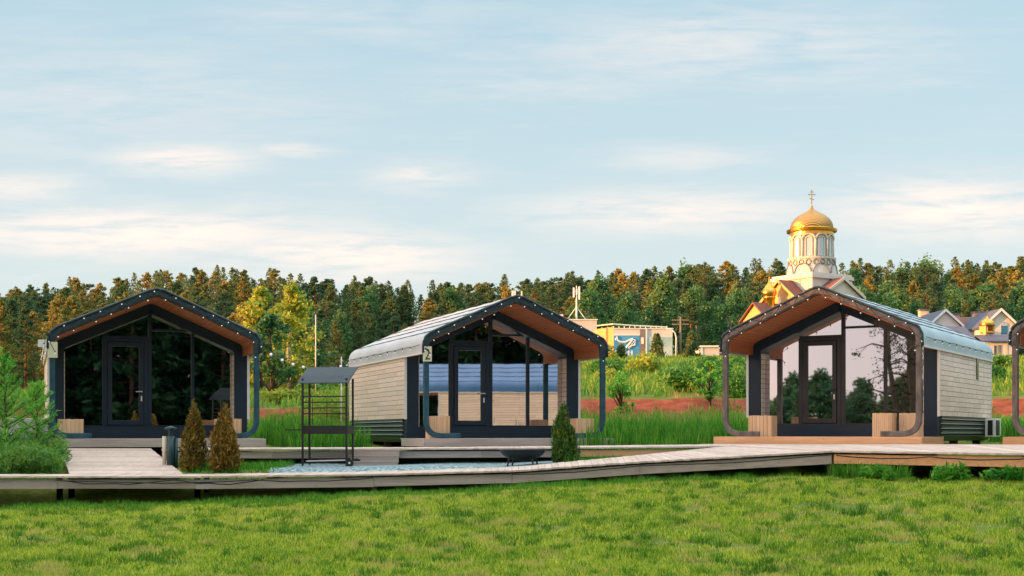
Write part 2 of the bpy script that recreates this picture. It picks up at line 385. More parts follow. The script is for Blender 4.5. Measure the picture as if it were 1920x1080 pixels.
# ------------------------------------------------------------------ terrain
TLX = [0, 200, 420, 600, 760, 900, 1000, 1100, 1250, 1400, 1600, 1750, 1850, 1920]
TLY = [534, 518, 500, 512, 530, 526, 520, 514, 498, 490, 490, 490, 480, 474]
def ridge(x): 
    px = 960 + x / 260 * FPX
    return 1.6 + (812 - np.interp(px, TLX, TLY)) * 260 / FPX - 17.5
def gz(x, y):
    x = np.asarray(x, float); y = np.asarray(y, float)
    z27 = np.interp(x, [-14, -8, -3, 0, 5, 12], [.02, .08, .28, .45, .70, .74])
    z29 = np.interp(x, [-14, -6, 0, 4, 12], [.62, .80, .86, .98, .95])
    w = sm(-14, 4, x)
    a = z27 * sm(12, 26, y)
    a = a + (z29 - z27) * sm(27.3, 28.8, y)
    a = a + (1.0 - z29) * sm(30, 35, y)
    yk = [35, 40, 50, 56.5, 58.5, 75, 90, 130, 160, 190]
    wob = (np.sin(x * .31) + .6 * np.sin(x * .83 + 1)) * .7 * sm(45, 56, y) * (1 - sm(70, 90, y))
    r = np.interp(y + wob, yk, [0, .25, .7, 1.25, 2.1, 3.6, 4.9, 7.8, 8.4, 8.9])
    l = np.interp(y + wob, yk, [0, .2, .6, .95, 1.65, 2.5, 3.2, 4.0, 4.5, 5.3])
    z = a + l * (1 - w) + r * w
    zr = ridge(np.clip(x * 260 / np.maximum(y, 190), -140, 140))
    t = sm(188, 262, y); z = z * (1 - t) + zr * t
    z = z - sm(300, 700, y) * 10
    z = z + (np.sin(x * 1.7 + y * .6) * np.sin(y * 1.1 - x * .4)) * .03 * sm(14, 18, y) * 1.0
    z = z + (np.sin(x * .5 + 2) * np.sin(y * .37)) * .10 * sm(60, 80, y)
    return z
def make_ground():
    xs = np.concatenate([np.linspace(-900, -70, 24), np.linspace(-66, -22, 30), np.linspace(-21, 21, 150), np.linspace(22, 66, 30), np.linspace(70, 900, 24)])
    ys = np.concatenate([np.linspace(-300, 8, 20), np.linspace(9, 70, 200), np.linspace(71, 200, 70), np.linspace(205, 400, 40), np.linspace(430, 1600, 14)])
    X, Y = np.meshgrid(xs, ys); Z = gz(X, Y); nx, ny = len(xs), len(ys)
    V = np.stack([X.ravel(), Y.ravel(), Z.ravel()], 1)
    i = np.arange(nx - 1)[None, :] + nx * np.arange(ny - 1)[:, None]
    F = np.stack([i, i + 1, i + nx + 1, i + nx], -1).reshape(-1, 4)
    o = npmesh('ground', V, 4, 'ground', F=F); tag(o, kind='structure')
    o.data.polygons.foreach_set('use_smooth', [True] * len(o.data.polygons))
make_ground()
def G(x, y): return float(gz(x, y))
def make_shade_hill():
    # unseen ridge far to the west, crest shaped to shade valley floor and forest
    s_ = np.array((sin(R(SUN_B)), cos(R(SUN_B)))); n_ = np.array((-cos(R(SUN_B)) * -1, -sin(R(SUN_B)))) 
    n_ = np.array((s_[1], -s_[0])); A = 420.0
    q = np.concatenate([np.linspace(-130, 420, 160)]); u = np.array([-130, -95, -60, -25, 0, 25, 60, 95, 130.])
    Hq = np.interp(q, [-130, -70, 0, 60, 90, 160, 188, 200, 260, 340, 420], [10, 20, 14, 6.5, 6.6, 9, 11, 24, 27, 22, -30]) + A * math.tan(R(SUN_E))
    Hq = Hq + np.sin(q * .9) * .5 + np.sin(q * 2.3) * .4
    Q, U = np.meshgrid(q, u); prof = np.maximum(0, 1 - np.abs(U) / 130) ** 1.2
    X = s_[0] * (A + U) + n_[0] * Q; Y = s_[1] * (A + U) + n_[1] * Q; Z = np.maximum(Hq, 0)[None, :] * prof - 2
    nx, ny = len(q), len(u); V = np.stack([X.ravel(), Y.ravel(), Z.ravel()], 1)
    i = np.arange(nx - 1)[None, :] + nx * np.arange(ny - 1)[:, None]
    tag(npmesh('hill', V, 4, 'needle', F=np.stack([i, i + 1, i + nx + 1, i + nx], -1).reshape(-1, 4)), kind='structure')
make_shade_hill()
def make_gravel():
    xs = np.linspace(-5.2, 7.2, 40); ys = np.linspace(28.3, 31.6, 14); X, Y = np.meshgrid(xs, ys)
    edge = .5 * np.sin(X * 1.3) * (Y > 31) + .25 * np.sin(X * 2.7)
    Z = gz(X, Y + edge * .3) + .03; nx, ny = len(xs), len(ys)
    V = np.stack([X.ravel(), (Y + edge * .3).ravel(), Z.ravel()], 1)
    i = np.arange(nx - 1)[None, :] + nx * np.arange(ny - 1)[:, None]
    F = np.stack([i, i + 1, i + nx + 1, i + nx], -1).reshape(-1, 4)
    tag(npmesh('gravel', V, 4, 'gravel', F=F), kind='structure')
make_gravel()

# ------------------------------------------------------------------ cabins
L = 8.4; D = 1.85; D2 = 2.2
def ztop(x): return 3.40 - .44 * abs(x)
def make_cabin(loc, b, label, frame, roofm, number=None, ac=False, flip_plate=False):
    sdm = 'siding' if frame == 'frame_brown' else 'siding_board'
    root = empty('barn_cabin', loc, -R(b), label, 'cabin', 'barn shaped cabins along the boardwalk')
    # curved arch frame
    cl = fillet([(-1.62, .08), (-2.57, .08), (-2.57, 2.66), (0, 3.80), (2.57, 2.66), (2.57, .08), (1.62, .08)], [.42, .32, .36, .32, .42], 7)
    MB().band(offset(cl, .075), offset(cl, -.065), 0, .13).build('arch_frame', frame, root, bevel=.015)
    top = fillet([(-2.57, 2.28), (-2.57, 2.66), (0, 3.80), (2.57, 2.66), (2.57, 2.28)], [.32, .36, .32], 7)
    # roof membrane, gently slack between the ribs
    o1, o0 = offset(top, .145), offset(top, .115); ys = np.linspace(-.03, L, 15); m = MB(); n = len(o1)
    vs = []
    for k, y in enumerate(ys):
        sag = -.007 * (1 - cos(2 * pi * k / 2)) if 0 < k < 14 else 0
        for a in offset(top, .125 + sag): vs.append((a[0], y, a[1]))
        for a in offset(top, .09 + sag): vs.append((a[0], y, a[1]))
    fs = []
    for k in range(14):
        for i in range(n - 1):
            q = k * 2 * n; r_ = q + 2 * n
            fs += [(q + i, q + i + 1, r_ + i + 1, r_ + i), (q + n + i, r_ + n + i, r_ + n + i + 1, q + n + i + 1)]
        q = k * 2 * n
        for i in (0, n - 1): fs.append((q + i, q + n + i, q + 3 * n + i, q + 2 * n + i))
    for q in (0, 14 * 2 * n): fs += [(q + i, q + i + 1, q + n + i + 1, q + n + i) for i in range(n - 1)]
    roof = MB().add(vs, fs).build('roof', roofm, root)
    # seams on the membrane
    for s in (-1, 1):
        for fr in (.06, .30, .52, .74):
            i0 = fr; px = s * (2.55 * (1 - i0) + .0); pz = 3.80 + .138 / .913 - .4436 * abs(px) - .008
            MB().beam((px, 0, pz), (px, L, pz), .022, .02).build('seam', 'seam', roof)
    for s in (-1, 1):
        MB().box(s * 2.69 - .02, s * 2.69 + .02, 0.02, L - .02, 2.25, 2.295).build('eave_trim', 'trim_white', root)
    # rolled dark edge of the membrane over the arch
    tp = offset(top, .112)
    MB().tube([(x, -.035 + .012 * sin(i * 2.3), z + .01 * sin(i * 1.7)) for i, (x, z) in enumerate(tp)], .034, 8).build('edge_roll', 'edge_dark', root, True)
    MB().band(offset(top, .08), offset(top, -.045), -.03, .14).build('edge_board', 'edge_dark' if frame == 'frame_teal' else frame, root, bevel=.01)
    # soffit
    MB().band(offset(top, -.07), offset(top, -.10), .14, D + .02).build('soffit', 'wood_soffit', root)
    # front wall ring, glazing, frames
    ring = fillet([(-2.43, .0), (-2.43, 2.53), (0, 3.595), (2.43, 2.53), (2.43, .0)], [.30, .02, .30])
    MB().band(offset(ring, .17), offset(ring, -.18), D, D2 + .12).build('front_wall', 'navy', root)
    MB().box(-2.25, 2.25, D + .12, D2 + .1, .0, .31).build('base_beam', 'navy', root)
    for s in (-1, 1):
        MB().box(s * 2.235 - .01, s * 2.235 + .01, D + .03, D2 - .02, .32, 2.32).build('side_lining', sdm, root)
    fm = 'charcoal' if frame == 'frame_brown' else 'navy'
    def pane(x0, x1, z0, z1, parent=root):
        xs = sorted({x0, x1} | ({0.0} if x0 < 0 < x1 else set()))
        poly = [(x, z0) for x in xs] + [(x, min(z1, ztop(x) + .03)) for x in reversed(xs)]
        if z1 > ztop(x0) > z0 or z1 > ztop(x1) > z0:
            xc = (3.43 - z1) / .44
            pts = []
            for k in range(13):
                x = x1 + (x0 - x1) * k / 12; pts.append((x, max(z0 + .01, min(z1, ztop(x) + .03))))
            poly = [(x0, z0), (x1, z0)] + pts
        return MB().prism(poly, D2, D2 + .02).build('glass_pane', 'glass', parent)
    pane(-2.25, -1.23, .31, 9); pane(-1.23, 0, 2.76, 9); pane(0, 1.15, .31, 2.98); pane(0, 1.15, 2.98, 9); pane(1.15, 2.25, .31, 9)
    y0, y1 = D2 - .06, D2 + .05
    MB().box(-.045, .045, y0, y1, .31, 3.42).build('mullion', fm, root)
    MB().box(1.11, 1.19, y0 + .003, y1, .31, ztop(1.15) + .03).build('mullion', fm, root)
    MB().box(.045, 1.11, y0 + .006, y1, 2.95, 3.01).build('transom', fm, root)
    MB().box(-1.23, -.045, y0 + .006, y1, 2.72, 2.79).build('transom', fm, root)
    MB().box(-2.25, -1.25, y0 + .008, y1, .31, .36).build('sill', fm, root)
    MB().box(.045, 2.25, y0 + .008, y1, .312, .36).build('sill', fm, root)
    # door
    dm = MB()
    for x0, x1, z0, z1 in ((-1.25, -1.13, .31, 2.72), (-.16, -.05, .31, 2.72), (-1.13, -.16, 2.64, 2.72), (-1.13, -.16, .31, .36)):
        dm.box(x0, x1, y0 - .01, y1, z0, z1)
    door = dm.build('door', fm, root, bevel=.006)
    lf = MB()
    for x0, x1, z0, z1 in ((-1.12, -1.0, .37, 2.63), (-.29, -.17, .37, 2.63), (-1.0, -.29, 2.51, 2.63), (-1.0, -.29, .37, .5)):
        lf.box(x0, x1, y0 - .03, y1 - .02, z0, z1)
    lf.build('door_leaf', fm, door, bevel=.006)
    MB().box(-1.0, -.29, D2 - .02, D2 + .01, .5, 2.51).build('glass_pane', 'glass', door)
    MB().beam((-.22, y0 - .08, 1.28), (-.37, y0 - .08, 1.28), .022).beam((-.22, y0 - .02, 1.28), (-.22, y0 - .09, 1.28), .03).build('handle', 'metal_pale' if frame == 'frame_teal' else 'black_metal', door)
    MB().box(-.25, -.21, y0 - .045, y0 - .02, 1.02, 1.16).build('lock', 'metal_pale', door)
    for z in (.75, 2.2): MB().box(-1.15, -1.10, y0 - .05, y0 - .02, z - .08, z + .08).build('hinge', 'black_metal', door)
    # side walls, skirts, back
    for s in (-1, 1):
        x0, x1 = sorted((s * 2.605, s * 2.655))
        MB().box(x0, x1, D + .01, L - .05, .55, 2.42).build('side_wall', sdm, root)
        MB().box(*sorted((s * 2.60, s * 2.668)), D - .02, D + .03, .53, 2.42).build('corner_trim', 'trim_white', root)
        MB().box(*sorted((s * 2.60, s * 2.668)), L - .05, L, .53, 2.42).build('corner_trim', 'trim_white', root)
        m = MB(); 
        for k in range(5): 
            z = .54 - k * .125; x = s * (2.655 - .0); xi = s * 2.58
            m.prism([(xi, z), (x, z), (x, z - .02), (xi + s * .02, z - .1), (xi, z - .115)], D + .3, L - .1)
        m.box(*sorted((s * 2.54, s * 2.58)), D + .12, L - .1, -.1, .545).build('skirt', 'skirt', root)
        for k in range(4):
            z = .54 - (k + .55) * .125
            MB().box(*sorted((s * 2.60, s * 2.66)), D + .3, L - .6, z - .008, z + .008).build('skirt_trim', 'skirt_trim', root)  # pale strips stand in for sky reflections on the skirt folds
    bp = [(-2.6, -.1), (2.6, -.1), (2.6, 2.55), (0, 3.72), (-2.6, 2.55)]
    MB().prism(bp, L - .1, L - .02).build('rear_wall', sdm, root)
    MB().box(-2.5, 2.5, D2 + .15, L - .12, -.12, -.02).build('floor', 'wood_post', root)
    for x in (-2.3, 2.3):
        for y in (2.4, 5, L - .4): MB().box(x - .1, x + .1, y - .1, y + .1, -.8, -.1).build('pile', 'wood_post', root)
    # terrace deck
    wm = 'wood_warm' if frame == 'frame_brown' else 'wood_grey'
    m = MB(); k = 0; y = -.32
    while y < D + .1:
        m.box(-2.72, 2.72, y, y + .135, -.035, 0); y += .14
    dk = m.build('terrace_deck', 'wood_deck', root)
    MB().box(-2.74, 2.74, -.36, -.32, -.215, -.003).build('fascia_board', wm, dk, bevel=.004)
    for s in (-1, 1): MB().box(*sorted((s * 2.725, s * 2.76)), -.33, D, -.215, -.004).build('side_board', wm, dk, bevel=.004)
    if number is not None:
        pl = MB().box(-2.69, -2.45, -.05, -.035, 2.05, 2.45).build('number_plate', 'plaque', root)
        if number:
            cu = bpy.data.curves.new('digit', 'FONT'); cu.body = number; cu.size = .42; cu.extrude = .004; cu.align_x = 'CENTER'
            t = bpy.data.objects.new('digit', cu); COL.objects.link(t); t.parent = pl; t.location = (-2.57, -.056, 2.10); t.rotation_euler = (R(90), 0, 0)
            t.scale = (.8, 1, 1); cu.materials.append(MAT['number'])
            t2 = bpy.data.objects.new('digit', bpy.data.meshes.new_from_object(t)); COL.objects.link(t2); t2.parent = pl; t2.location = t.location; t2.rotation_euler = t.rotation_euler; t2.scale = t.scale
            bpy.data.objects.remove(t)
    if ac:
        a = MB().box(2.72, 3.02, L - 1.25, L - .45, -.02, .52).build('air_conditioner', 'ac_white', root, bevel=.02)
        MB().box(2.80, 2.94, L - 1.262, L - 1.25, .03, .47).build('side_grille', 'black_metal', a)
        MB().box(3.02, 3.03, L - 1.2, L - .7, .03, .47).build('grille', 'black_metal', a)
        w = MB().box(2.63, 2.665, L - 2.15, L - 1.85, 1.65, 2.30).build('window', 'black_metal', root)
        MB().box(2.655, 2.672, L - 2.12, L - 1.88, 1.69, 2.26).build('glass_pane', 'dark_glass', w)
    return root
def to_world(o, p):
    return Matrix.Translation(o.location) @ Matrix.Rotation(o.rotation_euler.z, 4, 'Z') @ Vector(p)
c1 = make_cabin((-9.21, 34.61, 1.455), -20, 'teal framed cabin whose glass front reflects black forest, behind the sloping ramp', 'frame_teal', 'roof_pale', '')
c2 = make_cabin((.143, 36.39, 1.455), -20.4, 'dark teal framed cabin with plate number 2, its windows reflecting a planked wall', 'frame_teal', 'roof_pale', '2')
c3 = make_cabin((7.94, 34.61, 1.505), 31, 'brown framed cabin with pink sky in its glass and air conditioner on its flank', 'frame_brown', 'roof_blue', None, True)
c4 = make_cabin((14.49, 31.47, 1.505), 38, 'brown framed cabin beyond the air conditioned cabin, cut off by the right edge', 'frame_brown', 'roof_blue')
c5 = make_cabin((17.6, 9.6, 1.45), 49, 'blue roofed cabin seen mirrored in the glass of cabin number 2', 'frame_teal', 'roof_deepblue')
# small wall lamp on the left wall of the first cabin
for (cab, side) in ((c1, -1),):
    w = to_world(cab, (-2.78, 2.2, 2.55))
    lm = MB().box(-.12, .12, -.03, .03, -.1, .1); 
    o = lm.build('grille', 'metal_pale', None); r = empty('flood_lamp', w, 0, 'small pale boxed flood lamp at the left eave of the leftmost cabin', 'lamp')
    o.parent = r; MB().beam((0, 0, -.1), (.12, 0, -.3), .03).build('bracket', 'metal_pale', r)

# string lights along each arch and eave
def string_light(cab, label, sides, seed):
    rr = random.Random(seed)
    root = empty('string_light', cab.location, cab.rotation_euler.z, label, 'string lights', 'string lights on the cabin roofs')
    top = fillet([(-2.57, 2.2), (-2.57, 2.66), (0, 3.80), (2.57, 2.66), (2.57, 2.2)], [.32, .36, .32], 8)
    P = [Vector(p) for p in top]; ds = [0]
    for a, b in zip(P, P[1:]): ds.append(ds[-1] + (b - a).length)
    pts = []; N = 26; bulbs = []
    for i in range(N + 1):
        d = ds[-1] * min(1, max(0, (i + rr.uniform(-.3, .3)) / N)); k = max(j for j in range(len(ds)) if ds[j] <= d + 1e-9); k = min(k, len(P) - 2)
        q = P[k].lerp(P[k + 1], (d - ds[k]) / (ds[k + 1] - ds[k] + 1e-9)); t = (P[k + 1] - P[k]).normalized(); nn = Vector((-t.y, t.x))
        o = (.10 if i % 2 else -.07) + rr.uniform(-.02, .02); q = q + nn * o
        pts.append((q.x, -.115, q.y)); bulbs.append((q.x, -.13, q.y - .045))
    MB().tube(pts, .009, 5).build('cable', 'cable', root)
    for s in sides:
        e = []
        for k in range(11):
            y = .1 + k * .8; e.append((s * 2.745, y, 2.50 - .02 * (k % 2))); 
            if k: bulbs.append((s * 2.765, y, 2.42))
        MB().tube(e, .009, 5).build('cable', 'cable', root)
    for p in bulbs:
        o = MB().ball(p, .017, 7).build('bulb', 'bulb', root, True)
        MB().box(p[0] - .014, p[0] + .014, p[1] - .014, p[1] + .014, p[2] + .025, p[2] + .06).build('socket', 'cable', o)
string_light(c1, 'string of white bulbs on the arch of the leftmost cabin', (-1,), 1)
string_light(c2, 'string of white bulbs on the arch of the cabin numbered 2', (-1,), 2)
string_light(c3, 'string of white bulbs on the brown arch of the cabin with the air conditioner', (1,), 3)
string_light(c4, 'string of white bulbs on the arch cut off by the right edge', (), 4)
def garden_lights():
    a = to_world(c1, (2.65, .1, 2.5)); b = to_world(c2, (-2.75, L - .3, 2.45))
    root = empty('string_light', a, 0, 'string of white bulbs hanging in the air between the two teal cabins', 'string lights')
    n = 9; pts = [(b - a) * (i / n) + Vector((0, 0, -4 * .35 * (i / n) * (1 - i / n))) for i in range(n + 1)]
    MB().tube(pts, .008, 5).build('cable', 'cable', root)
    for p in pts[1:-1]:
        p = p + Vector((0, 0, -.06)); o = MB().ball(p, .042, 7).build('bulb', 'bulb', root, True)
        MB().box(p.x - .014, p.x + .014, p.y - .014, p.y + .014, p.z + .03, p.z + .07).build('socket', 'cable', o)
garden_lights()

# wooden boxes on the terraces
def wood_box(cab, x0, x1, label, h=.50, y=.25):
    root = empty('wooden_box', to_world(cab, ((x0 + x1) / 2, y + .22, .003)), cab.rotation_euler.z, label, 'wooden box', 'plank boxes on the cabin terraces')
    w = (x1 - x0) / 2; n = max(3, round(2 * w / .1)); bw = 2 * w / n
    for s in (-1, 1):
        m = MB()
        for k in range(n): m.box(-w + k * bw + .003, -w + (k + 1) * bw - .003, *sorted((s * .22, s * .195)), 0, h + random.uniform(-.006, .006))
        m.build('side_boards', 'wood_box', root)
        m = MB()
        for k in range(4): m.box(s * w - .012, s * w + .012, -.19 + k * .096, -.19 + k * .096 + .09, 0, h)
        m.build('end_boards', 'wood_box', root)
    MB().box(-w + .014, w - .014, -.19, .19, .0, h - .03).build('lid', 'wood_box', root)
wood_box(c1, -2.42, -1.82, 'pale plank box at the left end of the leftmost cabin terrace')
wood_box(c1, 1.55, 2.2, 'pale plank box behind the brown thujas on the leftmost terrace', .52)
wood_box(c2, -2.40, -1.85, 'tall plank box behind the left foot of the arch numbered 2', .6)
wood_box(c2, 1.85, 2.40, 'plank box partly hidden by the green thuja', .55)
wood_box(c3, -2.0, -1.35, 'orange plank box left of the glass door with pink reflections', .56)
wood_box(c3, 1.35, 1.85, 'orange plank box beside the right foot of the brown arch', .60)
wood_box(c3, 1.95, 2.45, 'plank box outermost on the right end of the brown cabin terrace', .60, .55)

# ------------------------------------------------------------------ boardwalks
def poly_at(pl, t):
    i = min(int(t), len(pl) - 2); return Vector(pl[i]).lerp(Vector(pl[i + 1]), t - i)
def boardwalk(name, front, back, fascia, fh=.2, pw=.14, posts=True, gap=.006, thick=.035, fb=False, phase=0):
    root = empty(name, (0, 0, 0), 0, kind='structure')
    m = MB()
    for i in range(len(front) - 1):
        a0, a1, b0, b1 = (Vector(p) for p in (front[i], front[i + 1], back[i], back[i + 1]))
        n = max(1, int(max((a1 - a0).length, (b1 - b0).length) / pw))
        for k in range(n):
            t0, t1 = k / n, (k + 1) / n - gap / pw / n * 1.0
            q = [a0.lerp(a1, t0), a0.lerp(a1, t1), b0.lerp(b1, t1), b0.lerp(b1, t0)]
            j = random.uniform(-.004, .004); ov = random.uniform(0, .02)
            dirv = (q[0] - q[3]).normalized() * ov; q[0] = q[0] + dirv; q[1] = q[1] + dirv
            q = [p + Vector((0, 0, j)) for p in q]; dn = Vector((0, 0, -thick))
            m.hexa([p + dn for p in q], q)
    m.build('deck_planks', 'wood_deck', root)
    for i in range(len(front) - 1):
        a0, a1 = Vector(front[i]), Vector(front[i + 1]); d = (a1 - a0); d.z = 0; nrm = Vector((d.y, -d.x, 0)).normalized()
        e0, e1 = a0 - nrm * .06, a1 - nrm * .06; up = Vector((0, 0, -thick - .035)); dn = Vector((0, 0, -thick - .035 - fh + .05)); th = -nrm * .045
        segs = max(1, round((a1 - a0).length / 3.0))
        for k in range(segs):
            s0 = e0.lerp(e1, k / segs) + (e1 - e0).normalized() * .002; s1 = e0.lerp(e1, (k + 1) / segs) - (e1 - e0).normalized() * .002
            dz = Vector((0, 0, random.uniform(-.006, .006)))
            MB().hexa([s0 + dn + dz, s1 + dn + dz, s1 + dn + th + dz, s0 + dn + th + dz], [s0 + up, s1 + up, s1 + up + th, s0 + up + th]).build('fascia_board', fascia[i] if isinstance(fascia, list) else fascia, root, bevel=.003)
        if posts:
            k = max(1, int((a1 - a0).length / 2.2))
            for j in range(k + 1):
                p = a0.lerp(a1, j / k) - nrm * .22
                MB().box(p.x - .05, p.x + .05, p.y - .05, p.y + .05, G(p.x, p.y) - .2, p.z - thick - .01).build('post', 'wood_post', root)
            for j in range(k + 1):
                p = Vector(back[i]).lerp(Vector(back[i + 1]), j / k) + nrm * .15
                MB().box(p.x - .05, p.x + .05, p.y - .05, p.y + .05, G(p.x, p.y) - .2, p.z - thick - .01).build('post', 'wood_post', root)
    return root
nf = [(-15, 26.9, .73), (-9.2, 26.9, .73), (-6.4, 26.9, .73), (-2.8, 26.9, .775), (0, 26.85, .847), (2.55, 26.6, 1.036), (6.24, 26.0, 1.256)]
nb = [(-15, 28.0, .74), (-9.2, 28.0, .74), (-6.4, 28.1, .74), (-2.8, 28.4, .79), (0, 28.6, .87), (2.7, 29.3, 1.11), (5.1, 31.35, 1.30)]
boardwalk('boardwalk', nf, nb, ['wood_step'] * 2 + ['wood_grey'] * 4, .24)
rf = [(-8.15, 31.0, 1.23), (-3.0, 31.0, 1.24), (1.6, 31.1, 1.27), (5.0, 31.3, 1.30)]
rb = [(-8.15, 34.4, 1.23), (-3.0, 34.8, 1.23), (1.6, 35.9, 1.26), (5.0, 35.4, 1.30)]
boardwalk('boardwalk', rf, rb, ['wood_step', 'wood_step', 'wood_warm'], .21, posts=False)
pf = [(6.25, 26.0, 1.256), (9.2, 24.0, 1.235), (12.5, 21.8, 1.22)]
pb = [(5.12, 31.4, 1.305), (10.3, 32.4, 1.33), (17.5, 27.5, 1.33)]
boardwalk('boardwalk', pf, pb, 'wood_warm', .24)
boardwalk('boardwalk', [(5.02, 31.42, 1.30), (10.3, 32.42, 1.331), (16, 28.8, 1.331)], [(5.02, 35.8, 1.31), (10.4, 32.6, 1.331), (16.3, 29, 1.331)], 'wood_warm', .1, posts=False)
# ramp up to the first cabin: planks run across
rp = boardwalk('ramp', [(P2(342, 28.0), 28.02, .745), (P2(283, 33.2), 33.1, 1.225)], [(P2(130, 28.0), 28.02, .745), (P2(114, 33.2), 33.1, 1.225)], 'wood_grey', .16, posts=False)
# black cables drooping along the fascia
def cable_run(pts, sag, label, name='cable'):
    out = []
    for a, b in zip(pts, pts[1:]):
        a, b = Vector(a), Vector(b)
        for k in range(8): t = k / 8; out.append(a.lerp(b, t) + Vector((0, 0, -4 * sag * t * (1 - t) * random.uniform(.7, 1.2))))
    out.append(Vector(pts[-1])); o = MB().tube(out, .012, 5).build(name, 'cable', None, True); return tag(o, label, 'cable', 'black cables under the boardwalk edge')
cable_run([(-9.2, 26.84, .66), (-6.8, 26.84, .66), (-5.0, 26.84, .67)], .09, 'black cable sagging low on the front board below the ramp')
cable_run([(-8.9, 26.83, .64), (-5.2, 26.83, .66), (-2.8, 26.83, .70)], .06, 'thinner black cable running along the front board below the thujas')
cable_run([(0, 26.77, .77), (2.5, 26.52, .95), (6.2, 25.92, 1.18)], .04, 'black cable under the rising stretch of the front boardwalk')
cable_run([(6.3, 25.9, 1.17), (7.8, 24.87, 1.16), (9.3, 23.85, 1.15), (12, 22.05, 1.14)], .05, 'black cable along the orange board of the right boardwalk')
# steps
st = empty('wooden_steps', (-3.15, 30.35, G(-3.15, 30.35)), 0, 'short flight of grey plank steps beside the black grill stand', 'steps')
for k in range(3):
    MB().box(-.55, .55, .2 * k, .2 * k + .26, .13 * k + .09, .13 * k + .13).build('tread', 'wood_step', st, bevel=.004)
    MB().box(-.55, .55, .2 * k + .005, .2 * k + .03, .13 * k - .03, .13 * k + .088).build('riser', 'wood_step', st)

# ------------------------------------------------------------------ garden things
def bbq():
    Y = 30.2; x0 = P2(609, Y); z = G(x0, Y) + .01
    r = empty('grill_stand', (x0, Y, z), R(-14), 'black metal grill stand with pitched hood and wheels beside the cabin numbered 2', 'grill')
    for x in (-.53, .53):
        for y in (-.02, .38):
            MB().box(x - .02, x + .02, y - .02, y + .02, 0.0, 2.0 if y < 0 else 2.0).build('leg', 'black_metal', r)
    MB().add([(-.62, -.12, 1.90), (.62, -.12, 1.90), (.62, .12, 2.07), (-.62, .12, 2.07), (-.62, .5, 2.28), (.62, .5, 2.28),
              (-.62, -.12, 1.88), (.62, -.12, 1.88), (.62, .12, 2.05), (-.62, .12, 2.05), (-.62, .5, 2.26), (.62, .5, 2.26)],
             [(0, 1, 2, 3), (3, 2, 5, 4), (6, 9, 8, 7), (9, 10, 11, 8), (0, 6, 7, 1), (4, 5, 11, 10), (0, 3, 9, 6), (3, 4, 10, 9), (1, 7, 8, 2), (2, 8, 11, 5)]).build('hood', 'bbq_roof', r)
    MB().box(-.62, .62, .48, .5, 1.95, 2.26).build('hood_back', 'bbq_roof', r) if False else None
    for zz in (1.59, 1.46, 1.33, 1.20): MB().beam((-.53, 0, zz), (.53, 0, zz), .028).build('shelf_bar', 'black_metal', r)
    for xx in (-.3, .05): MB().beam((xx, 0, 1.55), (xx, 0, .95), .012).build('skewer', 'black_metal', r)
    m = MB(); m.box(-.55, .55, -.03, -.015, .74, .93).box(-.55, .55, .38, .395, .74, .93).box(-.55, -.535, -.015, .38, .74, .93).box(.535, .55, -.015, .38, .74, .93).box(-.535, .535, -.014, .379, .74, .76)
    m.build('firebox', 'black_metal', r)
    MB().box(-.98, -.56, .0, .35, .82, .845).build('side_shelf', 'black_metal', r)
    MB().beam((-.53, .18, .12), (.53, .18, .15), .03).build('lower_bar', 'metal_pale', r)
    for y in (-.05, .41):
        w = MB().tube([(.62, y - .02, .09), (.62, y + .02, .09)], .09, 14).build('wheel', 'black_metal', r, False)
        MB().tube([(.62, y - .03, .09), (.62, y + .03, .09)], .025, 8).build('hub', 'metal_pale', w)
bbq()
def bowl():
    Y = 29.7; x = P2(980, Y); r = empty('fire_bowl', (x, Y, G(x, Y) + .03), 0, 'round black metal fire bowl on short legs beside the green thuja', 'fire bowl')
    prof = [(.02, .10)] + [(.5 * sin(a), .10 + .24 * (1 - cos(a)) / 1.0) for a in np.linspace(.2, 1.57, 8)] + [(.53, .345)] + [(.5 * sin(a) - .02, .125 + .22 * (1 - cos(a))) for a in np.linspace(1.57, .2, 8)]
    MB().lathe(prof, n=28).build('bowl', 'black_metal', r, True)
    for k in range(4):
        a = k * pi / 2 + .6; MB().beam((.34 * cos(a), .34 * sin(a), .2), (.42 * cos(a), .42 * sin(a), -.03), .03).build('leg', 'black_metal', r)
bowl()
def pedestal():
    Y = 29.6; x = P2(320, Y); r = empty('service_post', (x, Y, G(x, Y)), 0, 'dark green metal service post with a pale wooden stake beside the ramp', 'service post')
    MB().tube([(.0, 0, 0), (.0, 0, .74)], .085, 16).build('post_body', 'green_metal', r, True)
    MB().tube([(.12, .02, 0), (.12, .02, .70)], .04, 12).build('pipe', 'green_metal', r, True)
    MB().tube([(-.14, 0, .12), (-.14, 0, .74)], .045, 12).build('stake', 'cream', r, True)
    MB().lathe([(.001, .97), (.13, .93), (.13, .90), (.05, .88), (.05, .74)], n=16).build('cap', 'green_metal', r, True)
pedestal()
# low grey wall behind the young pines
x = P2(30, 37); o = MB().box(-3.2, 3.2, 0, .25, -.4, .95).build('low_wall', 'concrete', None, bevel=.02); o.location = (x - .3, 37, G(x, 37))
tag(o, 'low grey concrete wall behind the young pines on the left', 'wall')

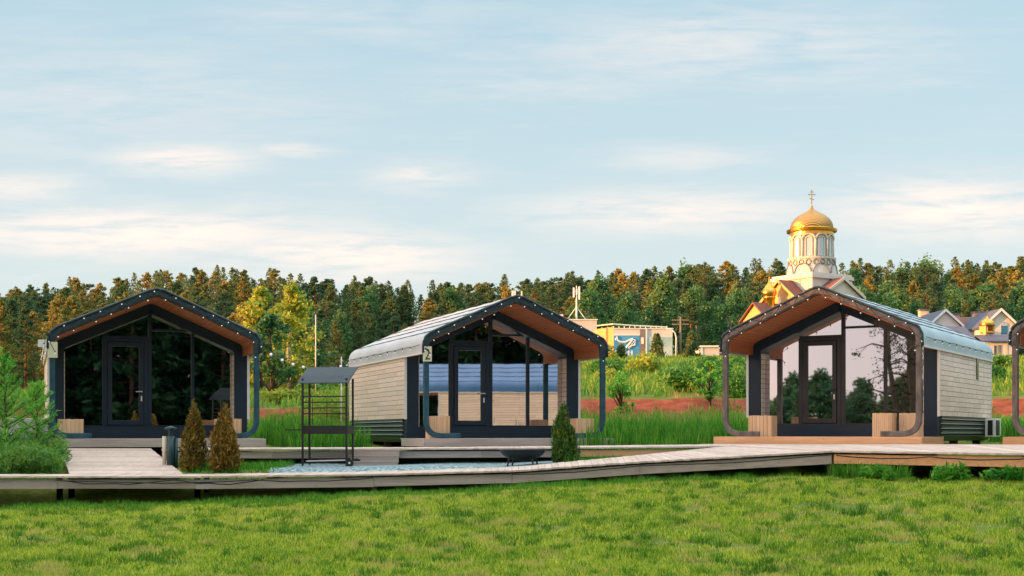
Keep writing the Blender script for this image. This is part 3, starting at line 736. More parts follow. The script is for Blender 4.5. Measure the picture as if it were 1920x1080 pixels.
# ------------------------------------------------------------------ plants
def leaves(C, size, asp=.45, up=0.0, outward=None):
    """rhombic leaves centred on C"""
    n = len(C); a = rng.normal(size=(n, 3)); a[:, 2] += up
    if outward is not None: a += outward
    a /= np.linalg.norm(a, axis=1)[:, None] + 1e-9
    b = np.cross(a, rng.normal(size=(n, 3))); b /= np.linalg.norm(b, axis=1)[:, None] + 1e-9
    s = (size * rng.uniform(.6, 1.35, n))[:, None]
    return np.stack([C - a * s, C + b * s * asp, C + a * s, C - b * s * asp], 1).reshape(-1, 3)
def crown_pine(h, cb, rmax, nb, per, size, droop=.1, flat=False):
    C = []; br = MB(); 
    for i in range(nb):
        t = (i + rng.random()) / nb; z = cb + (h - cb) * t
        prof = (1 - t) ** .6 * (.55 + .45 * min(1, t / .18)) + .07
        if flat: prof = math.sqrt(max(0, 1 - (t - .35) ** 2 / .45)) * .9 + .08
        ln = rmax * prof * rng.uniform(.55, 1.15); az = rng.random() * 2 * pi
        p0 = np.array((0, 0, z)); d = np.array((cos(az), sin(az), (.35 * t - droop) + rng.uniform(-.1, .2)))
        tt = rng.uniform(.25, 1, per)[:, None] ** .7
        pts = p0 + d * ln * tt + rng.normal(size=(per, 3)) * np.array((.16, .16, .12)) * (.5 + ln * .3)
        C.append(pts)
        if i % 2 == 0: br.tube([tuple(p0 - np.array((0, 0, .1))), tuple(p0 + d * ln * .8)], .03, 3, [.05, .015], cap=False)
    C = np.concatenate(C); return C, leaves(C, size, .4, .15), br
def make_pine(h, cb, rmax, nb, per, size, m, flat=False, bark='bark_pine', tr=.17, name='pine_tree'):
    root = empty(name, (0, 0, 0)); _, V, br = crown_pine(h, cb, rmax, nb, per, size, flat=flat)
    npmesh('crown', V, 4, m, root)
    k = rng.uniform(-.25, .25, 4); t = MB().tube([(0, 0, -.6), (k[0] * .3, k[1] * .3, h * .35), (k[2] * .5, k[3] * .5, h * .7), (0, 0, h * .98)], tr, 7, [tr * 1.25, tr * .9, tr * .6, .03])
    t.v += []; b0 = len(t.v); t.v += br.v; t.f += [tuple(b0 + i for i in f) for f in br.f]
    t.build('trunk', bark, root, True); return root
def make_leafy(h, cb, rx, ncl, per, size, m, bark='bark_birch', name='birch_tree', tr=.14, narrow=1.0, weep=0):
    root = empty(name, (0, 0, 0)); Cs = []; t = MB()
    t.tube([(0, 0, -.5), (rng.uniform(-.15, .15), .05, h * .4), (rng.uniform(-.25, .25), 0, h * .95)], tr, 7, [tr * 1.3, tr * .8, .03])
    for i in range(ncl):
        u = rng.random(); z = cb + (h - cb) * u
        pr = (sin(pi * min(1, .12 + u * .9)) ** .7) * narrow
        az = rng.random() * 2 * pi; rr = rx * pr * math.sqrt(rng.random()) * .9
        c = np.array((cos(az) * rr, sin(az) * rr, z)); cr = rx * rng.uniform(.20, .36)
        p = rng.normal(size=(per, 3)); p /= np.linalg.norm(p, axis=1)[:, None]; p *= (rng.random(per)[:, None] ** .4) * cr * np.array((1, 1, .8 + weep))
        p[:, 2] -= weep * np.abs(rng.normal(size=per)) * cr
        Cs.append(c + p)
        if i % 3 == 0: t.tube([(0, 0, max(cb * .6, z - 1.0 * rx)), tuple(c)], .03, 4, [.05, .012], cap=False)
    npmesh('crown', leaves(np.concatenate(Cs), size, .55), 4, m, root)
    t.build('trunk', bark, root, True); return root
def place(o, x, y, s=1, rz=None, label=None, cat=None, group=None, dz=0, sz=None):
    o.location = (x, y, G(x, y) + dz); o.rotation_euler = (0, 0, random.uniform(0, 6.28) if rz is None else rz)
    o.scale = (s, s, sz or s); tag(o, label, cat, group); return o
protos = {
    'rust': [make_pine(14, 3.5, 2.9, 110, 58, .18, 'needle_rust'), make_pine(14, 4.5, 2.7, 100, 58, .18, 'needle_rust'), make_pine(14, 2.5, 3.1, 120, 54, .18, 'needle_rust')],
    'pine': [make_pine(14, 3, 2.7, 120, 54, .18, 'needle'), make_pine(14, 4.5, 2.8, 104, 58, .18, 'needle'), make_pine(14, 2, 2.4, 130, 48, .17, 'needle'), make_pine(14, 3.5, 3.0, 110, 56, .18, 'needle', flat=True)],
    'birch': [make_leafy(12, 1.5, 3.1, 66, 66, .21, 'leaf'), make_leafy(12, 1, 3.4, 70, 66, .21, 'leaf', weep=.5), make_leafy(12, 2, 2.8, 60, 66, .20, 'leaf', weep=.3)],
}
used = set()
def spawn(kind, x, y, h, label, cat, group):
    lst = protos[kind]; p = random.choice(lst); base = 14 if kind != 'birch' else 12
    if id(p) in used: o = copy_tree(p)
    else: o = p; used.add(id(p))
    s = h / base; return place(o, x, y, s * random.uniform(.95, 1.2), None, label, cat, group, sz=s)
def region(px):
    return ('above the leftmost cabin' if px < 490 else 'between the teal cabins' if px < 700 else
            'behind the cabin numbered 2' if px < 1100 else 'behind the blue mural' if px < 1400 else 'behind the church' if px < 1620 else 'above the white houses')
def forest():
    rows = 9; cnt = {}
    for k in range(rows):
        t = k / (rows - 1)
        n = 34 if k < 6 else 48
        for j in range(n):
            u = (j + random.uniform(.1, .9)) / n * 2 - 1
            yl, yr = 148 + 112 * t, 192 + 70 * t
            w = float(sm(-.30, -.05, u * .42)); y = yl * (1 - w) + yr * w + random.uniform(-3.5, 3.5); x = u * .42 * y
            px = 960 + x / y * FPX
            if 1440 < px < 1640 and y < 178: continue
            h = (11.5 + 5.2 * t) * random.uniform(.88, 1.07)
            left = px < 470; r = random.random()
            if left: kind = 'rust' if r < .6 else 'pine'
            elif px < 1080: kind = 'pine' if r < .86 else 'birch' if r < .93 else 'rust'
            else: kind = ('birch' if r < .72 else 'pine') if t < .5 else ('rust' if r < .35 else 'birch' if r < .5 else 'pine')
            nm = {'rust': 'olive brown pine', 'pine': 'dark green pine', 'birch': 'leafy green birch'}[kind]
            lay = 'in the front rows' if t < .3 else 'in the middle rows' if t < .75 else 'on the skyline'
            g = f'{nm}s {lay} {region(px)}'
            spawn(kind, x, y, h, f'{nm} {lay} {region(px)}', 'tree' if kind == 'birch' else 'pine tree', g)
            cnt[kind] = cnt.get(kind, 0) + 1
    print('forest', cnt)
forest()
def forest_mass():
    V = []
    for i in range(330):
        y = random.uniform(240, 285); x = random.uniform(-.43, .43) * y; h = 16.4 * random.uniform(.90, 1.06); z0 = G(x, y)
        n = 900; t = rng.random(n); rr = 2.9 * ((1 - t) ** .6 + .05) * np.sqrt(rng.random(n)); az = rng.random(n) * 6.283
        rr *= .8 + .35 * np.sin(az * 3 + t * 20 + i)
        C = np.stack([x + rr * np.cos(az), y + rr * np.sin(az), z0 + h * (.2 + .8 * t)], 1); V.append(leaves(C, .26, .4, .15))
    tag(npmesh('forest', np.concatenate(V), 4, 'needle'), 'unbroken mass of pines filling the ridge behind the nearer trees', 'forest', kind='stuff')
forest_mass()
# sunlit birches and dark small trees behind the gap left of the cabin numbered 2
b1 = make_leafy(10, 1.5, 2.1, 60, 60, .17, 'leaf_yellow', weep=.4)
place(b1, P2(545, 84), 84, 1.0, 1.0, 'tall yellow topped birch in the gap between the two teal cabins', 'tree', sz=.70)
b2 = make_leafy(8, 1.2, 1.6, 46, 60, .16, 'leaf_yellow', bark='bark', name='leafy_tree')
place(b2, P2(488, 80), 80, 1.0, 0, 'yellow crowned tree touching the right eave of the leftmost cabin', 'tree', sz=.80)
b3 = make_leafy(5, 1.0, 1.5, 36, 60, .12, 'leaf', bark='bark', name='leafy_tree')
place(b3, P2(508, 66), 66, 1.0, 0, 'small dark leafy tree with forked trunk below the yellow birch', 'tree', sz=.85)
b4 = make_leafy(10, 1.2, 1.9, 52, 60, .17, 'leaf', weep=.8)
place(b4, P2(578, 88), 88, 1.0, 2.0, 'weeping green birch right beside the yellow topped birch', 'tree', sz=.56)
# spruces by the mural building
def spruce(px, Y, h, label):
    o = make_pine(h, h * .06, h * .30, 60, 34, .15, 'needle', bark='bark', tr=.08, name='spruce_tree'); place(o, P2(px, Y), Y, 1, 0, label, 'spruce')
spruce(1232, 122, 2.3, 'young spruce in front of the pale teal mural')
spruce(1297, 124, 2.7, 'young spruce standing alone right of the street lamp')
spruce(1165, 118, 1.4, 'small spruce below the blue mural with the white drawing')
# thujas
def thuja(px, Y, h, w, m, label, n=5600, seed=1):
    root = empty('thuja', (0, 0, 0)); Cs = []
    t = rng.random(n); az = rng.random(n) * 2 * pi
    ph = rng.random() * 6; lob = 1 + .17 * np.sin(az * 3 + t * 6 + ph) + .13 * np.sin(az * 5 - t * 13 + ph * 2) + .1 * np.sin(az * 9 + t * 31)
    pr = np.minimum(1, .72 + t * 1.3) * np.sqrt(np.clip(1 - t ** 3.2, 0, 1)) * (1 - .28 * t); r = w * pr * lob * (rng.random(n) ** .28) * rng.choice([1, 1, 1, 1.16], n) 
    C = np.stack([np.cos(az) * r, np.sin(az) * r, .03 + t * h * (1 + .10 * np.sin(az * 2 + ph))], 1)
    k = rng.integers(0, 4, n); la = ph + k * 2.1; sc = np.array([1, .86, .74, .62])[k]; of = np.array([.0, .30, .42, .5])[k] * w
    C[:, :2] *= (.62 + .1 * (k == 0))[:, None]; C[:, 2] *= sc; C[:, 0] += np.cos(la) * of; C[:, 1] += np.sin(la) * of
    out = np.stack([np.cos(az), np.sin(az), np.full(n, 1.6)], 1) * .9
    npmesh('foliage', leaves(C, .052, .26, .6, out), 4, m, root)
    tt = MB().tube([(0, 0, -.05), (0, 0, h * .9)], .03, 6, [.035, .01]); tt.build('stem', 'bark', root, True)
    tip = rng.random(int(n * .03)); 
    place(root, P2(px, Y), Y, 1, 0, label, 'thuja')
thuja(363, 28.9, 1.38, .33, 'thuja_brown', 'brownish green thuja bush, the left one of the pair beside the ramp')
thuja(422, 28.7, 1.30, .34, 'thuja_brown', 'rusty brown thuja bush, the right one of the pair beside the ramp')
thuja(1056, 30.1, 1.22, .33, 'thuja_green', 'narrow green thuja in front of the terrace of the cabin numbered 2')
# young pines at the far left
def sapling(px, Y, h, w, label, nb=46, per=46, m='sapling'):
    root = empty('young_pine', (0, 0, 0)); C = []; t = MB(); A = []
    t.tube([(0, 0, -.1), (.03, 0, h * .5), (0, 0, h)], .04, 6, [.055, .035, .008])
    for i in range(nb):
        u = (i + rng.random()) / nb; z = h * (.12 + .86 * u); ln = w * ((1 - u) ** .8 * .95 + .12) * rng.uniform(.6, 1.1); az = i * 2.4 + rng.uniform(-.3, .3)
        d = np.array((cos(az), sin(az), .25 + .9 * u)); p0 = np.array((0, 0, z)); s = rng.uniform(.15, 1, per)[:, None]
        P = p0 + d * ln * s + np.array((0, 0, .18)) * ln * s * s; P += rng.normal(size=P.shape) * .028; C.append(P)
        A.append(np.tile(d, (per, 1)) * 1.2)
        t.tube([tuple(p0), tuple(p0 + d * ln * .9)], .01, 4, [.016, .005], cap=False)
    C = np.concatenate(C); A = np.concatenate(A)
    npmesh('foliage', leaves(C, .075, .13, .2, A), 4, m, root); t.build('stem', 'bark', root, True)
    place(root, P2(px, Y), Y, 1, 0, label, 'young pine', 'young pines left of the ramp')
sapling(8, 30.0, 2.6, 1.0, 'tallest young pine with a bare lower stem at the far left', 40, 85)
sapling(68, 31.2, 2.0, .8, 'young pine just left of the leftmost cabin wall', 30, 75)
sapling(-30, 33, 3.1, 1.1, 'young pine half outside the left edge', 40, 80)
def shrub(px, Y, h, w, label, m='bush', n=2600, size=.05, name='shrub', grp=None, asp=.5):
    root = empty(name, (0, 0, 0)); k = 9
    cc = np.stack([rng.uniform(-.7, .7, k) * w, rng.uniform(-.7, .7, k) * w, rng.uniform(.15, .72, k) * h], 1); idx = rng.integers(0, k, n)
    p = rng.normal(size=(n, 3)); p /= np.linalg.norm(p, axis=1)[:, None]; p *= (rng.random(n)[:, None] ** .4) * np.array((w * .5, w * .5, h * .34))
    C = cc[idx] + p; C[:, 2] = np.maximum(C[:, 2], .02)
    npmesh('foliage', leaves(C, size, asp, .5), 4, m, root)
    t = MB()
    for q in cc[:5]: t.tube([(0, 0, -.05), tuple(q * .8)], .012, 4, [.02, .006], cap=False)
    t.build('stem', 'bark', root); place(root, P2(px, Y), Y, 1, None, label, 'shrub', grp); return root
for i, (px, Y, h, w, lab) in enumerate([(20, 28.9, .7, .7, 'low bright green shrub at the far left above the boardwalk edge'), (62, 28.8, .75, .6, 'low feathery green shrub between the far left pine and the ramp'),
                                   (98, 29.4, .72, .42, 'bright green shrub touching the left edge of the ramp'), (40, 30.4, 1.15, .8, 'taller green shrub in front of the low grey wall'), (90, 31.6, 1.0, .5, 'green shrub against the left foot of the leftmost arch')]):
    shrub(px, Y, h, w, lab, 'bush', 1700, .075, 'low_shrub', 'low shrubs left of the ramp', .16)

# ------------------------------------------------------------------ grass
_k = rng.normal(size=(14, 2)); _p = rng.random(14) * 6.28
def vn(x, y, f):
    return sum(np.sin(f * (_k[i, 0] * x + _k[i, 1] * y) * (1 + .35 * (i % 5)) + _p[i]) for i in range(14)) / 3.7
def blades(n, xf, yf, hmin, hmax, w, m, name, lean=.5, mask=None, patch=False, clump=0):
    x, y = xf(n), None
    y = yf(n); x = x * y if xf.__name__ == 'ang' else x
    if clump:
        k = max(1, n // clump); ci = rng.integers(0, k, n); x = x[ci] + rng.normal(size=n) * .05; y = y[ci] + rng.normal(size=n) * .05
    if mask is not None:
        ok = mask(x, y); x, y = x[ok], y[ok]
    for cb in (c1, c2, c3, c4):
        th = cb.rotation_euler.z; ex, ey = x - cb.location.x, y - cb.location.y
        lx, ly = ex * cos(th) + ey * sin(th), -ex * sin(th) + ey * cos(th)
        ok = ~((np.abs(lx) < (3.7 if hmax > .4 else 2.75)) & (ly > -.5) & (ly < L + 1)); x, y = x[ok], y[ok]
    pxx = 960 + x / y * FPX
    ok = ~((y > 27.9) & (y < 33.4) & (pxx > 108) & (pxx < 346)) & ~((y > 30.9) & (y < 35.5) & (x > -8.3) & (x < 5.2))
    fy = np.interp(x, [-15, -2.8, 2.55, 6.24, 9.2, 12.5], [26.95, 26.95, 26.7, 26.1, 24.1, 21.9]); by = np.interp(x, [-15, -6.4, -2.8, 0, 2.7, 5.1, 6], [28, 28.1, 28.4, 28.6, 29.3, 31.35, 35.5])
    ok &= ~((y > fy + .1) & (y < by)); x, y = x[ok], y[ok]
    n = len(x); z = gz(x, y)
    h = rng.uniform(hmin, hmax, n)
    if patch:
        q = vn(x, y, 1.1) * .5 + vn(x + 7, y, 4.0) * .6
        ok = q + rng.normal(size=n) * .3 > -.55; x, y, z, h, q = x[ok], y[ok], z[ok], h[ok], q[ok]; n = len(x); h = h * np.clip(1 + q * .42, .35, 1.9)
    az = rng.random(n) * 2 * pi; dx, dy = np.cos(az), np.sin(az)
    la = rng.random(n) * 2 * pi; le = rng.random(n) * lean * h
    ww = w * rng.uniform(.6, 1.3, n)
    a = np.stack([x - dx * ww, y - dy * ww, z - .01], 1); b = np.stack([x + dx * ww, y + dy * ww, z - .01], 1)
    mx, my = x + np.cos(la) * le * .35, y + np.sin(la) * le * .35
    c = np.stack([mx + dx * ww * .8, my + dy * ww * .8, z + h * .6], 1); d = np.stack([mx - dx * ww * .8, my - dy * ww * .8, z + h * .6], 1)
    e = np.stack([x + np.cos(la) * le, y + np.sin(la) * le, z + h], 1)
    V = np.stack([a, b, c, d, e], 1).reshape(-1, 3); base = np.arange(n) * 5
    # tip as a very thin quad keeps one face size
    F = np.concatenate([np.stack([base, base + 1, base + 2], 1), np.stack([base, base + 2, base + 3], 1), np.stack([base + 3, base + 2, base + 4], 1)])
    o = npmesh(name, V, 3, m, F=F); return tag(o, kind='stuff', cat='grass')
def ang(n): return rng.uniform(-.41, .41, n)
def lin(a, b):
    def f(n): return rng.uniform(a, b, n)
    return f
def pw_(a, b, p):
    def f(n): return a + (b - a) * rng.random(n) ** p
    return f
tag(blades(330000, ang, pw_(13.6, 27.3, 1.15), .025, .09, .0062, 'lawn', 'lawn_grass', 1.0, patch=True), 'short patchy green lawn in front of the boardwalk')
tag(blades(42000, ang, pw_(13.6, 26.5, 1.1), .05, .13, .0065, 'tuft', 'lawn_tuft', 1.0, clump=42), 'taller green tufts scattered over the front lawn')
tag(blades(26000, ang, lin(25.9, 27.3), .04, .16, .007, 'tall_grass', 'edge_grass', .9, patch=True), 'ragged dark grass in the shade under the boardwalk edge')
tag(blades(45000, lin(6.2, 12.5), lin(21.4, 26.2), .12, .38, .009, 'tall_grass', 'edge_grass', .8, mask=lambda x, y: (y > 25.75 - (x - 6.2) * .665) & (y < 26.15 - (x - 6.2) * .665) & (vn(x, y, 2.0) > -.4)), 'weeds growing under the right boardwalk')
tag(blades(20000, ang, lin(28.2, 31), .05, .22, .008, 'tall_grass', 'edge_grass', .7, mask=lambda x, y: (x < -5.0) | (y > 31) | (x > 1.2) & (y > 29.6)), 'green grass around the thujas and the gravel')
tag(blades(60000, ang, lin(36.2, 46), .3, .75, .016, 'tall_grass', 'tall_grass', .45, patch=True), 'tall lush green grass standing behind the boardwalk between the cabins')
tag(blades(15000, ang, lin(46, 54.5), .25, .55, .014, 'dry_grass', 'dry_grass', .4, mask=lambda x, y: np.sin(x * .7 + y * .3) + rng.random(len(x)) * 1.6 > .55), 'dry reddish grass heads in front of the bare soil bank')
tag(blades(9500, ang, lin(55, 60), .12, .4, .018, 'dry_grass', 'dry_grass', .6, mask=lambda x, y: vn(x, y * .6, .5) + vn(x, y, 2.2) * .5 > .15), 'tufts hanging over the red soil bank')
tag(blades(15000, ang, lin(54, 60), .15, .5, .018, 'tall_grass', 'bank_grass', .6, mask=lambda x, y: vn(x + 9, y * .6, .5) + vn(x, y, 2.2) * .5 > .2), 'green weeds growing over the red soil bank')
tag(blades(20000, ang, lin(44, 54), .2, .5, .014, 'tall_grass', 'tall_grass', .5), 'green grass mixed with the dry heads below the soil bank')
tag(blades(150000, ang, pw_(59.5, 138, .8), .15, .50, .035, 'meadow', 'meadow', .8, patch=True), 'rough green meadow covering the slope below the buildings')
# shrubs on the slope
def slope_shrubs():
    lib = []
    for i in range(5):
        lib.append(shrub(960, 100, 1.0, .9, 'leafy green shrub', 'bush', 1100, .10, 'slope_shrub'))
    for i in range(2): lib.append(shrub(960, 100, 1.0, .9, 'yellow green shrub', 'leaf_yellow', 1100, .10, 'slope_shrub'))
    first = set()
    for i in range(88):
        Y = 61 + 66 * random.random() ** .9; px = random.uniform(480, 1920)
        if random.random() < .2: px = random.uniform(1075, 1410)
        zone = ('between the two teal cabins' if px < 660 else 'behind the cabin numbered 2' if px < 1080 else 'left of the brown cabin' if px < 1360 else 'behind the brown cabin' if px < 1850 else 'right of the air conditioner')
        yl = px < 1180 and random.random() < .5 or random.random() < .1
        p = random.choice(lib[5:] if yl else lib[:5]); o = p if id(p) not in first else copy_tree(p); first.add(id(p))
        lay = 'low on the slope' if Y < 85 else 'high on the slope'
        nm = ('yellowish' if yl else 'green') + ' leafy shrub'
        place(o, P2(px, Y), Y, random.uniform(.7, 1.5), None, f'{nm} {lay} {zone}', 'shrub', f'{nm}s {lay} {zone}', sz=random.uniform(.6, 1.5) * (.42 if Y > 98 else 1))
slope_shrubs()
for k, (xx, lab) in enumerate(((7.0, 'leafy weed beside the corner post of the right boardwalk'), (8.1, 'broad leafy weed midway under the right boardwalk'), (8.9, 'leafy weed under the right boardwalk near the right edge of the view'))):
    w = shrub(960, 25, .34, .42, lab, 'tall_grass', 240, .085, 'weed', None, .3); place(w, xx, 25.85 - (xx - 6.2) * .665, 1, k)
for px, Y, h, w, lab in ((1330, 57, 1.9, .6, 'slender young larch in front of the red soil bank'), (1165, 56, 1.9, .7, 'bushy sapling at the left end of the red soil bank')):
    root = make_leafy(h, .3, w, 26, 60, .055, 'sapling', bark='bark', name='young_tree', tr=.03); place(root, P2(px, Y), Y, 1, 0, lab, 'young tree')
shrub(628, 50, 1.9, .9, 'yellow flowering shrub seen through the grill stand', 'leaf_yellow', 2400, .06, 'shrub')
shrub(1136, 118, 1.5, 1.3, 'orange yellow bush at the foot of the orange building', 'leaf_yellow', 3000, .12, 'shrub')
shrub(1385, 60, 1.5, 1.0, 'rounded yellow green bush left of the brown cabin', 'bush', 2600, .07, 'shrub')
shrub(1872, 46, .8, .9, 'bright weeds beside the air conditioner', 'sapling', 2400, .05, 'shrub')

# ------------------------------------------------------------------ church
def face_box(m, x0, x1, y0, y1, z0, z1): return m.box(x0, x1, y0, y1, z0, z1)
def church():
    Y = 150.0; k = FPX / 154.2
    def Z(py): return EYE + (812 - py) / k
    X = P2(1522, Y + 4.2); root = empty('church', (X, Y + 4.2, G(X, Y + 4)), R(33), 'orthodox church with gold onion dome on a round arcaded tower, behind the brown cabin', 'church')
    b = root.location.z; z = lambda py: Z(py) - b; a = 3.1
    # faces: local -x = left lit face, local -y = right shaded face
    body = MB().box(-a, a, -a, a, -1, z(528)).build('tower_base', 'plaster', root)
    co = MB().box(-a - .25, a + .25, -a - .25, a + .25, z(528), z(522)).box(-a - .1, a + .1, -a - .1, a + .1, z(522), z(518)).build('cornice', 'plaster', root)
    for s in (-1, 1):
        for q in (-1, 1): MB().box(s * a - .12, s * a + .12, q * a - .12, q * a + .12, -1, z(529)).build('corner_pilaster', 'plaster', body)
    # kokoshnik gables around the drum
    for i in range(8):
        an = i * pi / 4 + pi / 8; M = Matrix.Translation((0, 0, z(518))) @ Matrix.Rotation(an, 4, 'Z') @ Matrix.Translation((0, -2.62, 0))
        arc = [(1.0 * cos(t), 1.25 * sin(t)) for t in np.linspace(0, pi, 13)]; arc2 = [(.78 * cos(t), 1.0 * sin(t)) for t in np.linspace(0, pi, 13)]
        kk = MB().prism(arc, -.05, .5, M).build('arched_gable', 'plaster', root)
        MB().prism(arc2, -.07, -.051, M).build('inset', 'plaster', kk)
        rim = [M @ Vector((x, -.1, w)) for x, w in arc]; MB().tube(rim, .06, 6).build('rim', 'stone_dark', kk)
    MB().lathe([(2.75, z(518)), (2.75, z(506)), (2.62, z(503)), (2.62, z(490)), (2.75, z(489)), (2.78, z(486)), (2.3, z(485))], n=40).build('drum_base', 'plaster', root, False)
    # ornament band
    m = MB()
    for i in range(20):
        an = 2 * pi * i / 20; c = Vector((2.66 * cos(an), 2.66 * sin(an), z(496)))
        pts = [c + Vector((-sin(an) * .27 * cos(t), cos(an) * .27 * cos(t), .3 * sin(t))) for t in np.linspace(0, 2 * pi, 11)]
        m.tube(pts, .055, 5, cap=False)
    m.build('ornament_band', 'stone_dark', root)
    MB().lathe([(2.3, z(487)), (2.3, z(440))], n=40).build('drum', 'plaster', root, True)
    for i in range(10):
        an = 2 * pi * (i + .5) / 10; M = Matrix.Rotation(an, 4, 'Z') @ Matrix.Translation((0, -2.3, 0))
        w0 = [(-.27, z(484))] + [(.27 * -cos(t), z(453) + .27 * sin(t)) for t in np.linspace(0, pi, 9)] + [(.27, z(484))]
        w = MB().prism(w0, -.045, .1, M).build('window', 'window_light', root)
        fr = [M @ Vector((x * 1.35, -.08, q)) for x, q in w0]; MB().tube(fr, .07, 6).build('window_frame', 'plaster', w)
        arch = [M @ Vector((.70 * -cos(t), -.12, z(452) + .55 * sin(t))) for t in np.linspace(0, pi, 11)]; MB().tube(arch, .10, 6).build('arch', 'plaster', root)
        an2 = 2 * pi * i / 10; cx, cy = 2.42 * sin(an2), -2.42 * cos(an2)
        MB().tube([(cx, cy, z(486)), (cx, cy, z(450))], .13, 8).build('column', 'plaster', root, True)
    MB().lathe([(2.3, z(445)), (2.5, z(444)), (2.5, z(438)), (2.85, z(436)), (2.9, z(432)), (2.55, z(431)), (2.5, z(430))], n=40).build('drum_cornice', 'gold', root, False)
    R0 = 2.42; zz = z(431); dp = []
    for t, r in ((0, 1), (.06, 1.015), (.18, 1.0), (.32, .94), (.46, .83), (.58, .68), (.68, .50), (.76, .34), (.83, .2), (.9, .11), (.97, .06), (1.06, .035)):
        dp.append((R0 * r, zz + (z(388) - zz) * t))
    MB().lathe(dp, n=48).build('dome', 'gold_dome', root, True)
    zt = dp[-1][1]; cr = empty_cross(root, (0, 0, zt), 1.85)
    # cross arms of the church: left arm has sunlight painted in as yellow, right arm plain
    def arm(M, e, ap, ev, gm):
        poly = [(-a, -1), (a, -1), (a, z(ev)), (0, z(ap)), (-a, z(ev))]
        w = MB().prism(poly, -a - e, -a, M).build('gable_wall', gm, root)
        for s in (-1, 1):
            p = [(0, z(ap) + .02), (0, z(ap) + .22), (s * (a + .35), z(ev) + .08), (s * (a + .35), z(ev) - .12)]
            MB().prism(p, -a - e - .3, -a, M).build('roof', 'roof_brown', root)
            MB().prism([(0, z(ap) - .1), (0, z(ap) + .24), (s * (a + .37), z(ev) + .1), (s * (a + .37), z(ev) - .24)], -a - e - .36, -a - e - .28, M).build('gable_trim', gm, root)
        MB().prism([(-.22, z(ap) - 2.6), (.22, z(ap) - 2.6), (.22, z(ap) - 1.9), (0, z(ap) - 1.6), (-.22, z(ap) - 1.9)], -a - e - .02, -a - e + .01, M).build('window', 'dark_glass', w)
    arm(Matrix.Identity(4), 1.6, 531, 562, 'plaster')
    arm(Matrix.Rotation(-pi / 2, 4, 'Z'), 2.0, 533, 576, 'plaster_yellow')
    # low annex with small cupola further left
    M = Matrix.Rotation(-pi / 2, 4, 'Z'); hw = 1.9; y0, y1 = -a - 5.8, -a - 2.0
    MB().prism([(-hw, -1), (hw, -1), (hw, z(607)), (0, z(578)), (-hw, z(607))], y0, y1, M).build('annex_wall', 'plaster_yellow', root)  # annex walls carry the same painted sunlight
    for s in (-1, 1): MB().prism([(0, z(577)), (0, z(574)), (s * (hw + .35), z(607)), (s * (hw + .35), z(610))], y0 - .35, y1, M).build('annex_roof', 'roof_brown', root)
    c = M @ Vector((0, -a - 3.6, z(580)))
    cz = z(576) - .4
    MB().lathe([(.62, cz), (.62, cz + 1.0), (.7, cz + 1.05), (.7, cz + 1.2), (.58, cz + 1.25)], (c.x, c.y, 0), 20).build('cupola_drum', 'gold', root, True)
    MB().lathe([(.58, cz + 1.2), (.82, cz + 1.5), (.84, cz + 1.75), (.7, cz + 2.1), (.42, cz + 2.45), (.18, cz + 2.8), (.08, cz + 3.2), (.04, cz + 3.5)], (c.x, c.y, 0), 24).build('cupola', 'gold', root, True)
    empty_cross(root, (c.x, c.y, cz + 3.4), 1.3)
def empty_cross(root, p, h):
    x, y, z = p; m = MB(); rt = Matrix.Translation(p) @ Matrix.Rotation(-R(33), 4, 'Z'); t = h * .024
    m.ball(p, h * .06, 8)
    m.box(-t, t, -t, t, 0, h, rt).box(-h * .24, h * .24, -t * .9, t * .9, h * .66, h * .66 + 2 * t, rt).box(-h * .12, h * .12, -t * .9, t * .9, h * .83, h * .83 + 1.6 * t, rt)
    m.hexa([rt @ Vector(q) for q in ((-h * .14, -t * .8, h * .42), (h * .14, -t * .8, h * .34), (h * .14, t * .8, h * .34), (-h * .14, t * .8, h * .42))], [rt @ Vector(q) for q in ((-h * .14, -t * .8, h * .42 + 2 * t), (h * .14, -t * .8, h * .34 + 2 * t), (h * .14, t * .8, h * .34 + 2 * t), (-h * .14, t * .8, h * .42 + 2 * t))])
    return m.build('cross', 'gold', root)
church()

# ------------------------------------------------------------------ houses on the right
def house(px0, px1, Y, dep, ev, ap, base, label, wall, roofm, gable_front=True, rz=0, name='house'):
    """width from px0..px1, eave/apex/base given as heights seen from the eye"""
    k = FPX / Y; Zf = lambda py: EYE + (812 - py) / k; xc = P2((px0 + px1) / 2, Y); hw = (px1 - px0) / k / 2
    root = empty(name, (xc, Y, G(xc, Y)), rz, label, 'house'); b = root.location.z; e, a_ = Zf(ev) - b, Zf(ap) - b
    if gable_front:
        MB().prism([(-hw, -1), (hw, -1), (hw, e), (0, a_), (-hw, e)], 0, dep).build('wall', wall, root)
        for s in (-1, 1):
            MB().prism([(0, a_ + .02), (0, a_ + .22), (s * (hw + .35), e - .02), (s * (hw + .35), e - .22)], -.3, dep + .3).build('roof', roofm, root)
            MB().prism([(0, a_ - .06), (0, a_ + .25), (s * (hw + .37), e + .01), (s * (hw + .37), e - .3)], -.36, -.3).build('bargeboard', 'white_paint', root)
    else:
        MB().box(-hw, hw, 0, dep, -1, e).build('wall', wall, root)
        for s, yy in ((0, -.35), (1, dep + .35)):
            MB().hexa([(-hw - .3, yy, e - .05), (hw + .3, yy, e - .05), (hw + .3, dep / 2, a_ - .1), (-hw - .3, dep / 2, a_ - .1)], [(-hw - .3, yy, e + .1), (hw + .3, yy, e + .1), (hw + .3, dep / 2, a_ + .05), (-hw - .3, dep / 2, a_ + .05)]).build('roof', roofm, root)
    return root, b, k, hw, Zf
